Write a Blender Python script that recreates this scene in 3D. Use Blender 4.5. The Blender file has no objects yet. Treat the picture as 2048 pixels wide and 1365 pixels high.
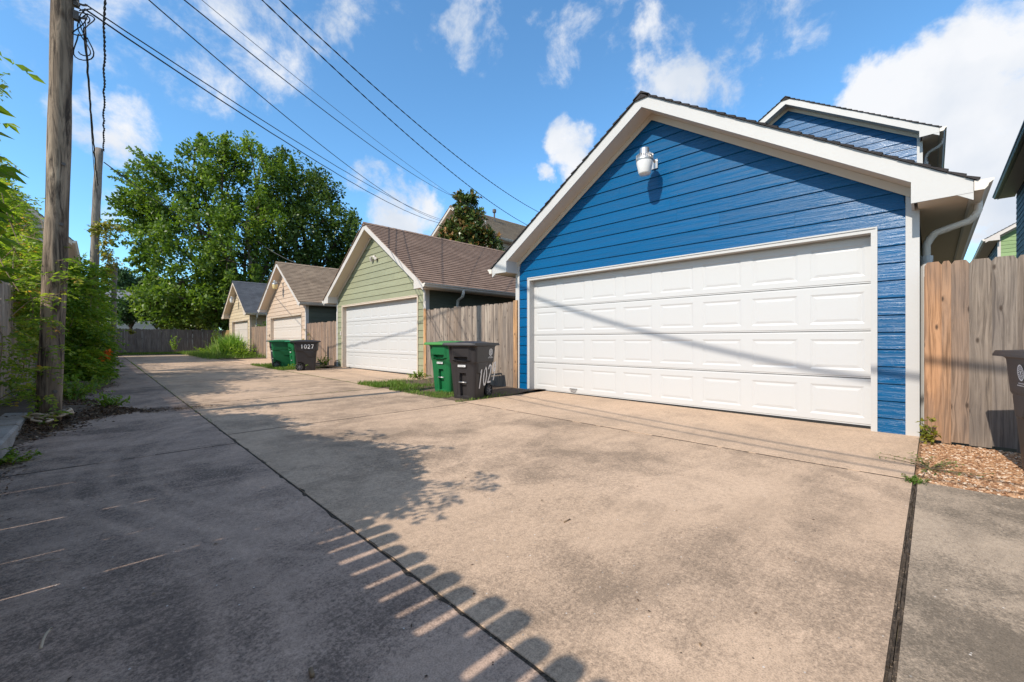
import bpy, math, random
import numpy as np
from mathutils import Vector, Matrix
R = math.radians
random.seed(7); rng = np.random.default_rng(11)
SC = bpy.context.scene
COL = SC.collection

# ------------------------------------------------------------------ camera
YAW = 44.724
cam = bpy.data.cameras.new('camera'); camo = bpy.data.objects.new('camera', cam); COL.objects.link(camo)
cam.sensor_width = 36; cam.lens = 36 * 834 / 2048; cam.clip_start = .05; cam.clip_end = 2000
camo.location = (0, 0, 1.0); camo.rotation_euler = (R(90), 0, -R(YAW))
SC.camera = camo
CS, CC = math.sin(R(YAW)), math.cos(R(YAW))
def ray(px, py):                    # unit-depth sight line of a photo pixel (photo 2048 wide)
    l = (px - 1024) / 834; return Vector((CS + l * CC, CC - l * CS, -(py - 682) / 834))
def at(px, py, d):                  # point at depth d metres
    return Vector((0, 0, 1)) + ray(px, py) * d
def zg(y):                          # the alley climbs very gently
    return .0047 * max(0, y - 1)

# ------------------------------------------------------------------ sky, sun, exposure
SUN_EL = 42
W = bpy.data.worlds.new('World'); SC.world = W; W.use_nodes = True
wt = W.node_tree; wt.nodes.clear()
def wn(t, **k):
    n = wt.nodes.new(t)
    for a, b in k.items(): setattr(n, a, b)
    return n
def wl(a, b): wt.links.new(a, b)
sky = wn('ShaderNodeTexSky', sky_type='NISHITA', sun_disc=False, sun_elevation=R(SUN_EL), sun_rotation=R(-90))
sky.air_density = 1.0; sky.dust_density = .3; sky.ozone_density = 3.0; sky.altitude = 0
tint = wn('ShaderNodeMix', data_type='RGBA', blend_type='MULTIPLY'); tint.inputs[0].default_value = 1
wl(sky.outputs[0], tint.inputs[6]); tint.inputs[7].default_value = (.84, 1.24, 1.36, 1)
tc = wn('ShaderNodeTexCoord')
# clouds: patches of the sky (direction, angular radius, weight) broken up by noise
CLOUDS = [(1800,205,6.5,1.0),(1880,150,6,.9),(1880,250,7,.95),(1985,120,7,.74),(1960,290,8,.9),(2025,200,7,.74),(2010,420,8,.9),(1930,400,5,.7),(1350,165,5,.66),(1430,145,5,.62),
          (1330,60,4,.5),(1500,60,5,.5),(1620,30,5,.42),(950,70,5,.6),(1150,300,4.2,.74),(1130,260,3,.55),(780,430,5,.72),(840,440,5,.72),(240,235,4.5,.72),(170,250,4,.62),(420,60,9,.58),
          (530,110,6,.5),(300,90,7,.48),(650,10,6,.48),(740,355,2.5,.6),(100,80,7,.4),(1170,60,6,.38),(1085,355,1.8,.6),(820,20,5,.45),(720,360,3,.6),(230,410,2.5,.6)]
wnz = wn('ShaderNodeTexNoise'); wl(tc.outputs['Generated'], wnz.inputs['Vector']); wnz.inputs['Scale'].default_value = 4.5; wnz.inputs['Detail'].default_value = 6; wnz.inputs['Roughness'].default_value = .6
wsub = wn('ShaderNodeVectorMath', operation='SUBTRACT'); wl(wnz.outputs['Color'], wsub.inputs[0]); wsub.inputs[1].default_value = (.5, .5, .5)
wma = wn('ShaderNodeVectorMath', operation='MULTIPLY_ADD'); wl(wsub.outputs[0], wma.inputs[0]); wma.inputs[1].default_value = (.22, .22, .22); wl(tc.outputs['Generated'], wma.inputs[2])
wdir = wn('ShaderNodeVectorMath', operation='NORMALIZE'); wl(wma.outputs[0], wdir.inputs[0])
acc = None
for px, py, rad, wgt in CLOUDS:
    d = ray(px, py).normalized()
    dp = wn('ShaderNodeVectorMath', operation='DOT_PRODUCT'); wl(wdir.outputs[0], dp.inputs[0]); dp.inputs[1].default_value = d
    mr = wn('ShaderNodeMapRange', interpolation_type='SMOOTHSTEP'); wl(dp.outputs['Value'], mr.inputs[0])
    mr.inputs[1].default_value = math.cos(R(rad * 1.25)); mr.inputs[2].default_value = 1.0; mr.inputs[3].default_value = 0; mr.inputs[4].default_value = wgt
    if acc is None: acc = mr.outputs[0]
    else:
        mx = wn('ShaderNodeMath', operation='MAXIMUM'); wl(acc, mx.inputs[0]); wl(mr.outputs[0], mx.inputs[1]); acc = mx.outputs[0]
# unseen broken cloud overhead and behind the viewer, added as neutral fill for shade
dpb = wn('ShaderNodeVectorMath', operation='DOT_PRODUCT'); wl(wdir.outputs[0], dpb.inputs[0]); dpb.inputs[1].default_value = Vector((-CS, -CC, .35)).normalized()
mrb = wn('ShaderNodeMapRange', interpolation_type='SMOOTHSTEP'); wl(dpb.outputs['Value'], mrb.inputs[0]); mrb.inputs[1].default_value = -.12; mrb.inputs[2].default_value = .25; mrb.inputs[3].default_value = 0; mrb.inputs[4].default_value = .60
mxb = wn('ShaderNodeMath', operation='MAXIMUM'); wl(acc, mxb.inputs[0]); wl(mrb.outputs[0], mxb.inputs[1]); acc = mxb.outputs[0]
nz = wn('ShaderNodeTexNoise'); wl(tc.outputs['Generated'], nz.inputs['Vector']); nz.inputs['Scale'].default_value = 9; nz.inputs['Detail'].default_value = 12; nz.inputs['Roughness'].default_value = .64; nz.inputs['Distortion'].default_value = .2
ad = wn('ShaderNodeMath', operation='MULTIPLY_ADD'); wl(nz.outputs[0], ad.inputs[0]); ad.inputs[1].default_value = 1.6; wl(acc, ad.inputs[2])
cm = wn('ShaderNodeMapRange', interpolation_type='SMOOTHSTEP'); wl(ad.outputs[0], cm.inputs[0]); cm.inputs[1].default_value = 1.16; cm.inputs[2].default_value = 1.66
nz2 = wn('ShaderNodeTexNoise'); wl(tc.outputs['Generated'], nz2.inputs['Vector']); nz2.inputs['Scale'].default_value = 5; nz2.inputs['Detail'].default_value = 5
cc = wn('ShaderNodeValToRGB'); wl(nz2.outputs[0], cc.inputs[0])
cc.color_ramp.elements[0].position = .35; cc.color_ramp.elements[0].color = (3.5, 3.9, 4.5, 1)
cc.color_ramp.elements[1].position = .6; cc.color_ramp.elements[1].color = (4.9, 5.0, 5.2, 1)
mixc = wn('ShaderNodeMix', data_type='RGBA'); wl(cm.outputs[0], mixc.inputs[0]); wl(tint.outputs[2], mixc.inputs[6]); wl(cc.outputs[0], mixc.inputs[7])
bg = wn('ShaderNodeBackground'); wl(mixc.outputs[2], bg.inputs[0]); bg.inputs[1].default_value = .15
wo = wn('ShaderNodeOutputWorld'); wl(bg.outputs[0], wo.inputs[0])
sun = bpy.data.lights.new('sun', 'SUN'); suno = bpy.data.objects.new('sun', sun); COL.objects.link(suno)
sun.energy = 4.3; sun.angle = R(.53); sun.color = (1, .925, .815)
suno.rotation_euler = (0, -R(90 - SUN_EL), 0); suno.location = (-20, 0, 20)
SC.view_settings.view_transform = 'Standard'; SC.view_settings.look = 'None'; SC.view_settings.exposure = 0.35; SC.view_settings.gamma = 1
SC.render.engine = 'CYCLES'; SC.cycles.max_bounces = 6; SC.cycles.transparent_max_bounces = 4

# ------------------------------------------------------------------ tags
OFF = {}
def tag(o, label=None, cat=None, group=None, kind=None):
    if label: o['label'] = label
    if cat: o['category'] = cat
    if group: o['group'] = group
    if kind: o['kind'] = kind
    return o
def thing(name, label, cat, loc=(0, 0, 0), rz=0, group=None):
    o = bpy.data.objects.new(name, None); COL.objects.link(o); o.location = loc; o.rotation_euler = (0, 0, rz)
    o.empty_display_size = .2
    return tag(o, label, cat, group)
def copy_tree(o, parent=None):
    c = o.copy(); COL.objects.link(c); c.parent = parent
    for ch in list(o.children): copy_tree(ch, c)
    return c

# ------------------------------------------------------------------ mesh builder (local coordinates of the thing)
class MB:
    def __init__(s): s.v = []; s.f = []; s.r = []; s.smooth = False
    def poly(s, pts, r=None):
        i = len(s.v); s.v += [tuple(p) for p in pts]; s.f.append(tuple(range(i, i + len(pts)))); s.r.append(random.random() if r is None else r)
    def box(s, x0, x1, y0, y1, z0, z1, r=None, M=None):
        r = random.random() if r is None else r
        c = [Vector((x, y, z)) for x in (x0, x1) for y in (y0, y1) for z in (z0, z1)]
        if M is not None: c = [M @ p for p in c]
        i = len(s.v); s.v += [tuple(p) for p in c]
        for q in ((0, 1, 3, 2), (4, 6, 7, 5), (0, 4, 5, 1), (2, 3, 7, 6), (0, 2, 6, 4), (1, 5, 7, 3)):
            s.f.append(tuple(i + k for k in q)); s.r.append(r)
    def extr(s, prof, axis, a, b, r=None):   # closed 2-d profile swept along an axis
        r = random.random() if r is None else r
        def P(u, v, w): return {'x': (w, u, v), 'y': (u, w, v), 'z': (u, v, w)}[axis]
        n = len(prof); i = len(s.v)
        s.v += [P(u, v, a) for u, v in prof] + [P(u, v, b) for u, v in prof]
        for k in range(n):
            s.f.append((i + k, i + (k + 1) % n, i + n + (k + 1) % n, i + n + k)); s.r.append(r)
        s.f.append(tuple(i + k for k in range(n))[::-1]); s.r.append(r); s.f.append(tuple(i + n + k for k in range(n))); s.r.append(r)
    def tube(s, pts, rad, n=8, r=None, caps=True, flat=1.0):
        r = random.random() if r is None else r
        pts = [Vector(p) for p in pts]; m = len(pts)
        rads = rad if isinstance(rad, (list, tuple)) else [rad] * m
        up = Vector((0, 0, 1)); t0 = (pts[1] - pts[0]).normalized()
        if abs(t0.z) > .9: up = Vector((1, 0, 0))
        b = (up - t0 * up.dot(t0)).normalized(); i = len(s.v)
        for k, p in enumerate(pts):
            t = (pts[min(k + 1, m - 1)] - pts[max(k - 1, 0)]).normalized()
            b = (b - t * b.dot(t))
            if b.length < 1e-6: b = t.orthogonal()
            b.normalize(); c = t.cross(b)
            for j in range(n):
                a = 2 * math.pi * j / n
                s.v.append(tuple(p + b * math.cos(a) * rads[k] + c * math.sin(a) * rads[k] * flat))
        for k in range(m - 1):
            for j in range(n):
                s.f.append((i + k * n + j, i + k * n + (j + 1) % n, i + (k + 1) * n + (j + 1) % n, i + (k + 1) * n + j)); s.r.append(r)
        if caps:
            s.f.append(tuple(i + j for j in range(n))[::-1]); s.r.append(r)
            s.f.append(tuple(i + (m - 1) * n + j for j in range(n))); s.r.append(r)
    def lathe(s, prof, c, n=20, r=None):      # (radius, z) profile around the vertical through c
        r = random.random() if r is None else r
        i = len(s.v); m = len(prof)
        for rad, z in prof:
            for j in range(n):
                a = 2 * math.pi * j / n; s.v.append((c[0] + rad * math.cos(a), c[1] + rad * math.sin(a), c[2] + z))
        for k in range(m - 1):
            for j in range(n):
                s.f.append((i + k * n + j, i + k * n + (j + 1) % n, i + (k + 1) * n + (j + 1) % n, i + (k + 1) * n + j)); s.r.append(r)
    def build(s, name, mat, parent=None, smooth=False, bevel=0):
        me = bpy.data.meshes.new(name); me.from_pydata(s.v, [], s.f); me.validate(); me.update()
        a = me.attributes.new('rnd', 'FLOAT', 'FACE')
        if len(s.r) == len(me.polygons): a.data.foreach_set('value', s.r)
        uv = me.uv_layers.new(name='UVMap'); vs = me.vertices; dat = [0.0] * (2 * len(me.loops))
        for p in me.polygons:
            nx, ny, nz_ = p.normal
            h = math.hypot(nx, ny)
            if h < .15: ux, uy = (1, 0); tx, ty, tz = (0, 1, 0)
            else:
                ux, uy = (-ny / h, nx / h); tx, ty, tz = (-nx * nz_ / h, -ny * nz_ / h, h)
            for li in p.loop_indices:
                c = vs[me.loops[li].vertex_index].co
                dat[2 * li] = c.x * ux + c.y * uy; dat[2 * li + 1] = c.x * tx + c.y * ty + c.z * tz
        uv.data.foreach_set('uv', dat)
        if smooth: me.polygons.foreach_set('use_smooth', [True] * len(me.polygons))
        me.materials.append(mat)
        o = bpy.data.objects.new(name, me); COL.objects.link(o)
        if parent is not None: o.parent = parent
        if bevel:
            b = o.modifiers.new('bevel', 'BEVEL'); b.width = bevel; b.segments = 2; b.limit_method = 'ANGLE'
        return o
def quads(name, V, Q, rnd, mat, parent=None):
    me = bpy.data.meshes.new(name); V = np.asarray(V, np.float32); Q = np.asarray(Q, np.int32)
    me.vertices.add(len(V)); me.vertices.foreach_set('co', V.ravel())
    me.loops.add(Q.size); me.loops.foreach_set('vertex_index', Q.ravel())
    me.polygons.add(len(Q)); me.polygons.foreach_set('loop_start', np.arange(0, Q.size, Q.shape[1], dtype=np.int32))
    me.update(calc_edges=True)
    a = me.attributes.new('rnd', 'FLOAT', 'FACE'); a.data.foreach_set('value', np.asarray(rnd, np.float32))
    me.materials.append(mat); o = bpy.data.objects.new(name, me); COL.objects.link(o)
    if parent is not None: o.parent = parent
    return o

# ------------------------------------------------------------------ materials
class NM:
    def __init__(s, name, rough=.6, spec=.4):
        s.m = bpy.data.materials.new(name); s.m.use_nodes = True; s.t = s.m.node_tree
        s.b = s.t.nodes['Principled BSDF']; s.b.inputs['Roughness'].default_value = rough; s.b.inputs['Specular IOR Level'].default_value = spec
        s.out = s.t.nodes['Material Output']
    def n(s, t, **k):
        x = s.t.nodes.new(t)
        for a, b in k.items(): setattr(x, a, b)
        return x
    def l(s, a, b): s.t.links.new(a, b)
    def coord(s, kind='Object', scale=(1, 1, 1), jitter=False):
        if kind == 'UV': c = s.n('ShaderNodeTexCoord').outputs['UV']
        else: c = s.n('ShaderNodeTexCoord').outputs[kind]
        if jitter:
            a = s.n('ShaderNodeAttribute', attribute_name='rnd'); v = s.n('ShaderNodeVectorMath', operation='MULTIPLY_ADD')
            cb = s.n('ShaderNodeCombineXYZ'); s.l(a.outputs['Fac'], cb.inputs[0]); s.l(a.outputs['Fac'], cb.inputs[1]); s.l(a.outputs['Fac'], cb.inputs[2])
            s.l(cb.outputs[0], v.inputs[0]); v.inputs[1].default_value = (37, 53, 71); s.l(c, v.inputs[2]); c = v.outputs[0]
        mp = s.n('ShaderNodeVectorMath', operation='MULTIPLY'); s.l(c, mp.inputs[0]); mp.inputs[1].default_value = scale
        return mp.outputs[0]
    def noise(s, vec, scale=1, detail=4, rough=.55, dist=0):
        x = s.n('ShaderNodeTexNoise'); s.l(vec, x.inputs['Vector']); x.inputs['Scale'].default_value = scale; x.inputs['Detail'].default_value = detail
        x.inputs['Roughness'].default_value = rough; x.inputs['Distortion'].default_value = dist
        return x.outputs[0]
    def ramp(s, fac, stops):
        x = s.n('ShaderNodeValToRGB'); s.l(fac, x.inputs[0]); e = x.color_ramp.elements
        while len(e) < len(stops): e.new(.5)
        for k, (p, c) in enumerate(stops):
            e[k].position = p; e[k].color = (c, c, c, 1) if not isinstance(c, tuple) else c + (1,)
        return x.outputs[0]
    def mix(s, fac, a, b, mode='MIX'):
        x = s.n('ShaderNodeMix', data_type='RGBA', blend_type=mode)
        for i, v in ((0, fac), (6, a), (7, b)):
            if hasattr(v, 'is_linked') or hasattr(v, 'links'): s.l(v, x.inputs[i])
            elif isinstance(v, tuple): x.inputs[i].default_value = v + (1,)
            else: x.inputs[i].default_value = v
        return x.outputs[2]
    def math(s, op, a, b=0, c=0):
        x = s.n('ShaderNodeMath', operation=op)
        for i, v in enumerate((a, b, c)):
            if hasattr(v, 'links'): s.l(v, x.inputs[i])
            else: x.inputs[i].default_value = v
        return x.outputs[0]
    def attr(s): return s.n('ShaderNodeAttribute', attribute_name='rnd').outputs['Fac']
    def bump(s, h, dist=.01, strength=1):
        x = s.n('ShaderNodeBump'); s.l(h, x.inputs['Height']); x.inputs['Distance'].default_value = dist; x.inputs['Strength'].default_value = strength
        s.l(x.outputs[0], s.b.inputs['Normal']); return x
    def col(s, c):
        if hasattr(c, 'links'): s.l(c, s.b.inputs['Base Color'])
        else: s.b.inputs['Base Color'].default_value = c + (1,)
        return s
def mul(c, k): return tuple(min(1, x * k) for x in c)

def m_plain(name, c, rough=.5, var=.12, scale=6, metal=0, spec=.4, bump=0):
    m = NM(name, rough, spec); v = m.coord()
    n = m.noise(v, scale, 5); m.col(m.mix(n, mul(c, 1 - var), mul(c, 1 + var))); m.b.inputs['Metallic'].default_value = metal
    if bump: m.bump(m.noise(v, scale * 12, 3), bump)
    return m.m
def m_siding(name, c, rough=.42, bump=.0022, gl=.5):
    m = NM(name, rough, gl); v = m.coord('UV', (2.2, 34, 1), True)
    g = m.noise(v, 1, 6, .62, .6)
    big = m.noise(m.coord('UV', (1.2, 3, 1), True), 1, 4)
    c1 = m.mix(m.attr(), mul(c, .9), mul(c, 1.1)); c2 = m.mix(m.ramp(g, [(.35, .82), (.62, 1.06)]), (0, 0, 0), c1, 'MIX')
    m.col(m.mix(m.math('MULTIPLY', big, .35), c2, mul(c, 1.12)))
    m.l(m.ramp(g, [(.3, rough + .16), (.7, max(.12, rough - .12))]), m.b.inputs['Roughness'])
    m.bump(g, bump); return m.m
def m_shingle(name, c, dark, light):
    m = NM(name, .9, .2); uv = m.coord('UV')
    b = m.n('ShaderNodeTexBrick', offset=.5, offset_frequency=2); m.l(uv, b.inputs['Vector'])
    b.inputs['Scale'].default_value = 1; b.inputs['Brick Width'].default_value = .22; b.inputs['Row Height'].default_value = .14; b.inputs['Mortar Size'].default_value = .004
    b.inputs['Color1'].default_value = dark + (1,); b.inputs['Color2'].default_value = light + (1,); b.inputs['Mortar'].default_value = mul(dark, .75) + (1,)
    n = m.noise(uv, 1.1, 5); f = m.noise(m.coord('UV', (1, 1, 1)), 160, 2)
    c1 = m.mix(.55, b.outputs[0], c); c2 = m.mix(m.ramp(n, [(.35, 0.), (.68, .5)]), c1, mul(c, .62))
    m.col(m.mix(m.ramp(f, [(.35, .72), (.65, 1.15)]), (0, 0, 0), c2)); m.bump(f, .004); return m.m
def m_wood(name, stops, rough=.85, knots=True):
    m = NM(name, rough, .25); v = m.coord('UV', (46, 1.5, 1), True)
    vo = m.n('ShaderNodeTexVoronoi', feature='F1', voronoi_dimensions='2D'); m.l(m.coord('UV', (5.5, 2.3, 1), True), vo.inputs['Vector']); vo.inputs['Scale'].default_value = 1; dk = vo.outputs['Distance']
    if knots:            # grain lines bow round the knots
        off = m.n('ShaderNodeCombineXYZ'); m.l(m.math('DIVIDE', .16, m.math('ADD', dk, .10)), off.inputs[0]); va = m.n('ShaderNodeVectorMath', operation='ADD'); m.l(v, va.inputs[0]); m.l(off.outputs[0], va.inputs[1]); v = va.outputs[0]
    g = m.noise(v, 1, 8, .65, .8); base = m.ramp(m.attr(), stops)
    lo = m.noise(m.coord('UV', (5, .9, 1), True), 1, 4, .6)
    c = m.mix(m.ramp(g, [(.36, .0), (.58, 1.)]), m.mix(.62, base, (.035, .028, .024)), m.mix(.10, base, (.8, .70, .58)))
    c = m.mix(m.ramp(lo, [(.40, 0.), (.66, .62)]), c, (.115, .095, .085))
    if knots:
        k = m.ramp(dk, [(.03, 1.), (.085, 0.)]); c = m.mix(m.math('MULTIPLY', k, .85), c, (.045, .03, .022))
    m.col(c); m.bump(g, .004); return m.m
def m_leaf(name, stops, trans=.35, rough=.45):
    m = NM(name, rough, .35); c = m.ramp(m.attr(), stops); m.col(c)
    tr = m.n('ShaderNodeBsdfTranslucent'); m.l(m.mix(1.0, c, (1.25, 1.3, .55), 'MULTIPLY'), tr.inputs[0])
    mx = m.n('ShaderNodeMixShader'); mx.inputs[0].default_value = trans; m.l(m.b.outputs[0], mx.inputs[1]); m.l(tr.outputs[0], mx.inputs[2]); m.l(mx.outputs[0], m.out.inputs[0])
    return m.m
def m_concrete(name, a, b, stain, amount=1.0, spots=(), arcs=()):
    m = NM(name, .85, .22); v = m.coord()
    n1 = m.noise(v, .55, 7, .6); n3 = m.noise(v, 170, 2, .6); n4 = m.noise(v, 30, 6, .75); big = m.noise(v, .75, 5, .62, .3); mid = m.noise(v, 3.2, 8, .7, .4)
    streak = m.noise(m.coord('Object', (.6, 3.0, 1)), 1.3, 9, .66, .6); gran = m.noise(v, 62, 4, .8)
    c = m.mix(m.ramp(n1, [(.35, 0.), (.65, 1.)]), a, b)
    # mildew: broad patches that break into grains at their edges
    pat = m.math('ADD', m.math('MULTIPLY', big, .62), m.math('MULTIPLY', mid, .38))
    st = m.math('ADD', pat, m.math('MULTIPLY_ADD', gran, .52, -.26))
    c = m.mix(m.math('MULTIPLY', m.ramp(st, [(.46, 0.), (.60, 1.)]), .62 * amount), c, stain)
    c = m.mix(m.math('MULTIPLY', m.ramp(streak, [(.48, 0.), (.72, 1.)]), .34 * amount), c, stain)
    c = m.mix(m.math('MULTIPLY', m.ramp(m.noise(v, 1.1, 8, .66), [(.56, 0.), (.66, 1.)]), .34), c, mul(a, 1.18))
    for x, y, r, k in spots:
        d = m.n('ShaderNodeVectorMath', operation='DISTANCE'); m.l(v, d.inputs[0]); d.inputs[1].default_value = (x, y, 0)
        f = m.math('ADD', d.outputs['Value'], m.math('MULTIPLY_ADD', mid, r * .8, -r * .4)); c = m.mix(m.math('MULTIPLY', m.ramp(m.math('DIVIDE', f, r * 2), [(.44, 1.), (.52, 0.)]), k), c, mul(a, 1.05))
    for x, y, r, w in arcs:
        d = m.n('ShaderNodeVectorMath', operation='DISTANCE'); m.l(v, d.inputs[0]); d.inputs[1].default_value = (x, y, 0)
        f = m.math('ABSOLUTE', m.math('SUBTRACT', d.outputs['Value'], r)); c = m.mix(m.math('MULTIPLY', m.ramp(m.math('DIVIDE', f, w), [(.2, 1.), (1., 0.)]), m.math('MULTIPLY', mid, .55)), c, mul(a, 1.1))
    c = m.mix(m.ramp(n4, [(.3, .74), (.7, 1.12)]), (0, 0, 0), c)
    c = m.mix(m.ramp(n3, [(.36, .72), (.64, 1.12)]), (0, 0, 0), c)
    vo = m.n('ShaderNodeTexVoronoi', feature='F1'); m.l(v, vo.inputs['Vector']); vo.inputs['Scale'].default_value = 19
    c = m.mix(m.ramp(vo.outputs['Distance'], [(.045, 1.), (.08, 0.)]), c, m.mix(m.ramp(m.noise(v, 13, 2), [(.45, 0.), (.6, 1.)]), mul(stain, .35), (.66, .60, .54)))
    m.col(c); m.bump(m.mix(.5, n4, n3), .004); return m.m
M = {}
M['slab'] = m_concrete('tan_concrete', (.61, .437, .308), (.515, .366, .253), (.205, .15, .106), 1.2, [(2.75, 1.2, .32, .55), (3.15, 1.05, .28, .5), (1.261, .591, .045, .7), (2.2, 4.3, .3, .25), (3.3, 3.2, .35, .3)])
M['lane'] = m_concrete('grey_concrete', (.57, .40, .30), (.435, .31, .24), (.14, .10, .08), 1.4, (), [(3.0, 4.2, 2.75, .05), (3.0, 4.2, 2.98, .07), (3.0, 4.2, 3.15, .04), (-2.2, 2.0, 2.5, .06), (-2.2, 2.0, 2.7, .05)])
M['apron'] = m_concrete('apron_concrete', (.63, .45, .315), (.55, .39, .27), (.30, .22, .16), .75)
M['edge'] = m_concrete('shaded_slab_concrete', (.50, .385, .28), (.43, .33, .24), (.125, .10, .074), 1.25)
M['curb'] = m_concrete('curb_concrete', (.52, .45, .39), (.42, .37, .33), (.16, .14, .12), .8)
_m = NM('joint_wood', .95, .2); _v = _m.coord('Object', (4, 40, 4)); _g = _m.noise(_v, 3, 8, .7, .5); _n = _m.noise(_m.coord(), 55, 3, .7)
_c = _m.mix(_m.ramp(_g, [(.38, 0.), (.62, 1.)]), (.022, .017, .013), (.10, .075, .055)); _c = _m.mix(_m.ramp(_n, [(.60, 0.), (.70, .8)]), _c, (.34, .25, .17)); _m.col(_c); _m.bump(_n, .008); M['joint'] = _m.m
M['soil'] = m_plain('soil', (.12, .082, .055), .95, .45, 9, bump=.01)
M['ground'] = m_plain('earth', (.10, .085, .05), .95, .3, .4)
M['blue'] = m_siding('blue_siding_paint', (.0, .080, .208), .30, .0065, .28)
M['green'] = m_siding('sage_siding_paint', (.265, .27, .172), .55, .0015, .3)
M['tan'] = m_siding('tan_siding_paint', (.53, .405, .305), .55, .0015, .3)
M['cream'] = m_siding('cream_siding_paint', (.53, .43, .29), .55, .0015, .3)
M['navy'] = m_siding('navy_siding_paint', (.026, .028, .038), .6, .002, .12)
M['leafgreen'] = m_siding('green_siding_paint', (.20, .30, .12), .5, .002, .4)
M['greybeige'] = m_siding('greybeige_siding_paint', (.50, .45, .40), .6, .0015, .3)
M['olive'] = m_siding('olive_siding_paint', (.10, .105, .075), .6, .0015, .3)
M['white'] = m_plain('white_trim_paint', (.485, .473, .457), .45, .04, 3, bump=.0006)
M['offwhite'] = m_plain('offwhite_trim_paint', (.53, .485, .445), .5, .05, 3, bump=.0006)
M['creamtrim'] = m_plain('cream_trim_paint', (.60, .50, .40), .5, .05, 3)
M['soffit'] = m_plain('soffit_paint', (.62, .53, .43), .6, .05, 2.5)
M['doorwhite'] = m_plain('white_steel_door', (.51, .505, .497), .36, .02, 1.3, bump=.0004)
M['doorpink'] = m_plain('almond_steel_door', (.56, .50, .445), .4, .03, 1.3)
M['rubber'] = m_plain('black_rubber', (.018, .018, .018), .8, .3, 20)
M['gutter'] = m_plain('gutter_enamel', (.66, .60, .53), .4, .06, 3)
M['gutterdark'] = m_plain('dark_gutter_enamel', (.10, .085, .075), .45, .1, 3)
M['metal'] = m_plain('galvanised_metal', (.48, .47, .46), .4, .12, 14, .85)
M['hub'] = m_plain('grey_hub_plastic', (.13, .125, .13), .45, .1, 14)
M['lens'] = m_plain('frosted_lens', (.66, .65, .64), .3, .04, 8)
M['yellens'] = m_plain('yellowed_lens', (.66, .52, .26), .4, .1, 8)
M['sh_black'] = m_shingle('charcoal_shingle', (.045, .04, .04), (.03, .027, .028), (.07, .062, .06))
M['sh_brown'] = m_shingle('brown_shingle', (.27, .18, .135), (.19, .122, .092), (.37, .26, .20))
M['sh_weather'] = m_shingle('weathered_shingle', (.32, .235, .165), (.13, .095, .07), (.45, .345, .25))
M['sh_slate'] = m_shingle('slate_shingle', (.10, .108, .125), (.06, .066, .078), (.16, .17, .19))
M['sh_tan'] = m_shingle('pale_brown_shingle', (.25, .195, .14), (.16, .125, .09), (.32, .255, .185))
M['sh_grey'] = m_shingle('grey_shingle', (.33, .33, .36), (.27, .27, .30), (.40, .40, .43))
GREYB = [(0., (.20, .15, .118)), (.3, (.34, .27, .22)), (.5, (.25, .175, .125)), (.75, (.40, .325, .26)), (1., (.29, .215, .165))]
M['fence'] = m_wood('weathered_cedar', GREYB)
M['fenceR'] = m_wood('mixed_cedar', [(0., (.42, .195, .078)), (.25, (.32, .18, .098)), (.5, (.225, .142, .094)), (.75, (.19, .14, .103)), (1., (.20, .158, .126))])
M['fencebr'] = m_wood('brown_cedar', [(0., (.30, .17, .10)), (.5, (.36, .235, .16)), (1., (.25, .16, .115))])
M['fenceold'] = m_wood('old_grey_cedar', [(0., (.16, .13, .115)), (.5, (.215, .175, .15)), (1., (.18, .145, .135))], knots=False)
M['fenceleft'] = m_wood('bleached_cedar', [(0., (.42, .33, .25)), (.5, (.52, .42, .33)), (1., (.36, .28, .22))])
M['cedar'] = m_wood('orange_cedar', [(0., (.56, .28, .10)), (1., (.62, .34, .15))])
M['bark'] = m_plain('bark', (.09, .065, .045), .95, .4, 14, bump=.02)
M['twig'] = m_plain('twig', (.22, .15, .09), .9, .3, 30)
M['cable'] = m_plain('black_cable', (.012, .012, .014), .6, .2, 10)
M['cablegrey'] = m_plain('grey_cable', (.10, .10, .11), .6, .2, 10)
M['binblack'] = m_plain('charcoal_plastic', (.027, .024, .025), .45, .16, 5, bump=.0008)
M['bingreen'] = m_plain('green_plastic', (.008, .125, .042), .42, .14, 5, bump=.0008)
M['binlime'] = m_plain('green_lid_plastic', (.055, .21, .045), .42, .12, 5)
M['bindark'] = m_plain('dark_navy_plastic', (.02, .022, .034), .5, .15, 5)
M['spray'] = m_plain('white_spray_paint', (.68, .67, .66), .7, .15, 40)
M['stencil'] = m_plain('white_print', (.80, .80, .80), .6, .04, 40)
M['hose'] = m_plain('tan_hose', (.50, .38, .27), .7, .15, 10)
M['pvc'] = m_plain('white_pipe', (.7, .68, .65), .5, .05, 4)
M['darkglass'] = m_plain('window_glass', (.03, .04, .05), .08, .1, 2, 0, .8)
M['ivy'] = m_leaf('vine_leaf', [(0., (0.059, 0.112, 0.013)), (.4, (0.138, 0.223, 0.024)), (.75, (0.276, 0.354, 0.046)), (.93, (0.433, 0.419, 0.079)), (1., (0.472, 0.236, 0.066))], .55)
M['hedge'] = m_leaf('hedge_leaf', [(0., (0.056, 0.118, 0.015)), (.45, (0.144, 0.249, 0.028)), (.8, (0.281, 0.387, 0.044)), (1., (0.424, 0.436, 0.075))], .52)
M['tree'] = m_leaf('tree_leaf', [(0., (0.049, 0.092, 0.015)), (.5, (0.113, 0.189, 0.026)), (.85, (0.205, 0.292, 0.049)), (1., (0.302, 0.367, 0.076))], .42)
M['treedk'] = m_leaf('dark_tree_leaf', [(0., (0.026, 0.057, 0.014)), (.5, (0.061, 0.110, 0.020)), (.9, (0.121, 0.182, 0.033)), (1., (0.176, 0.231, 0.055))], .28)
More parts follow.
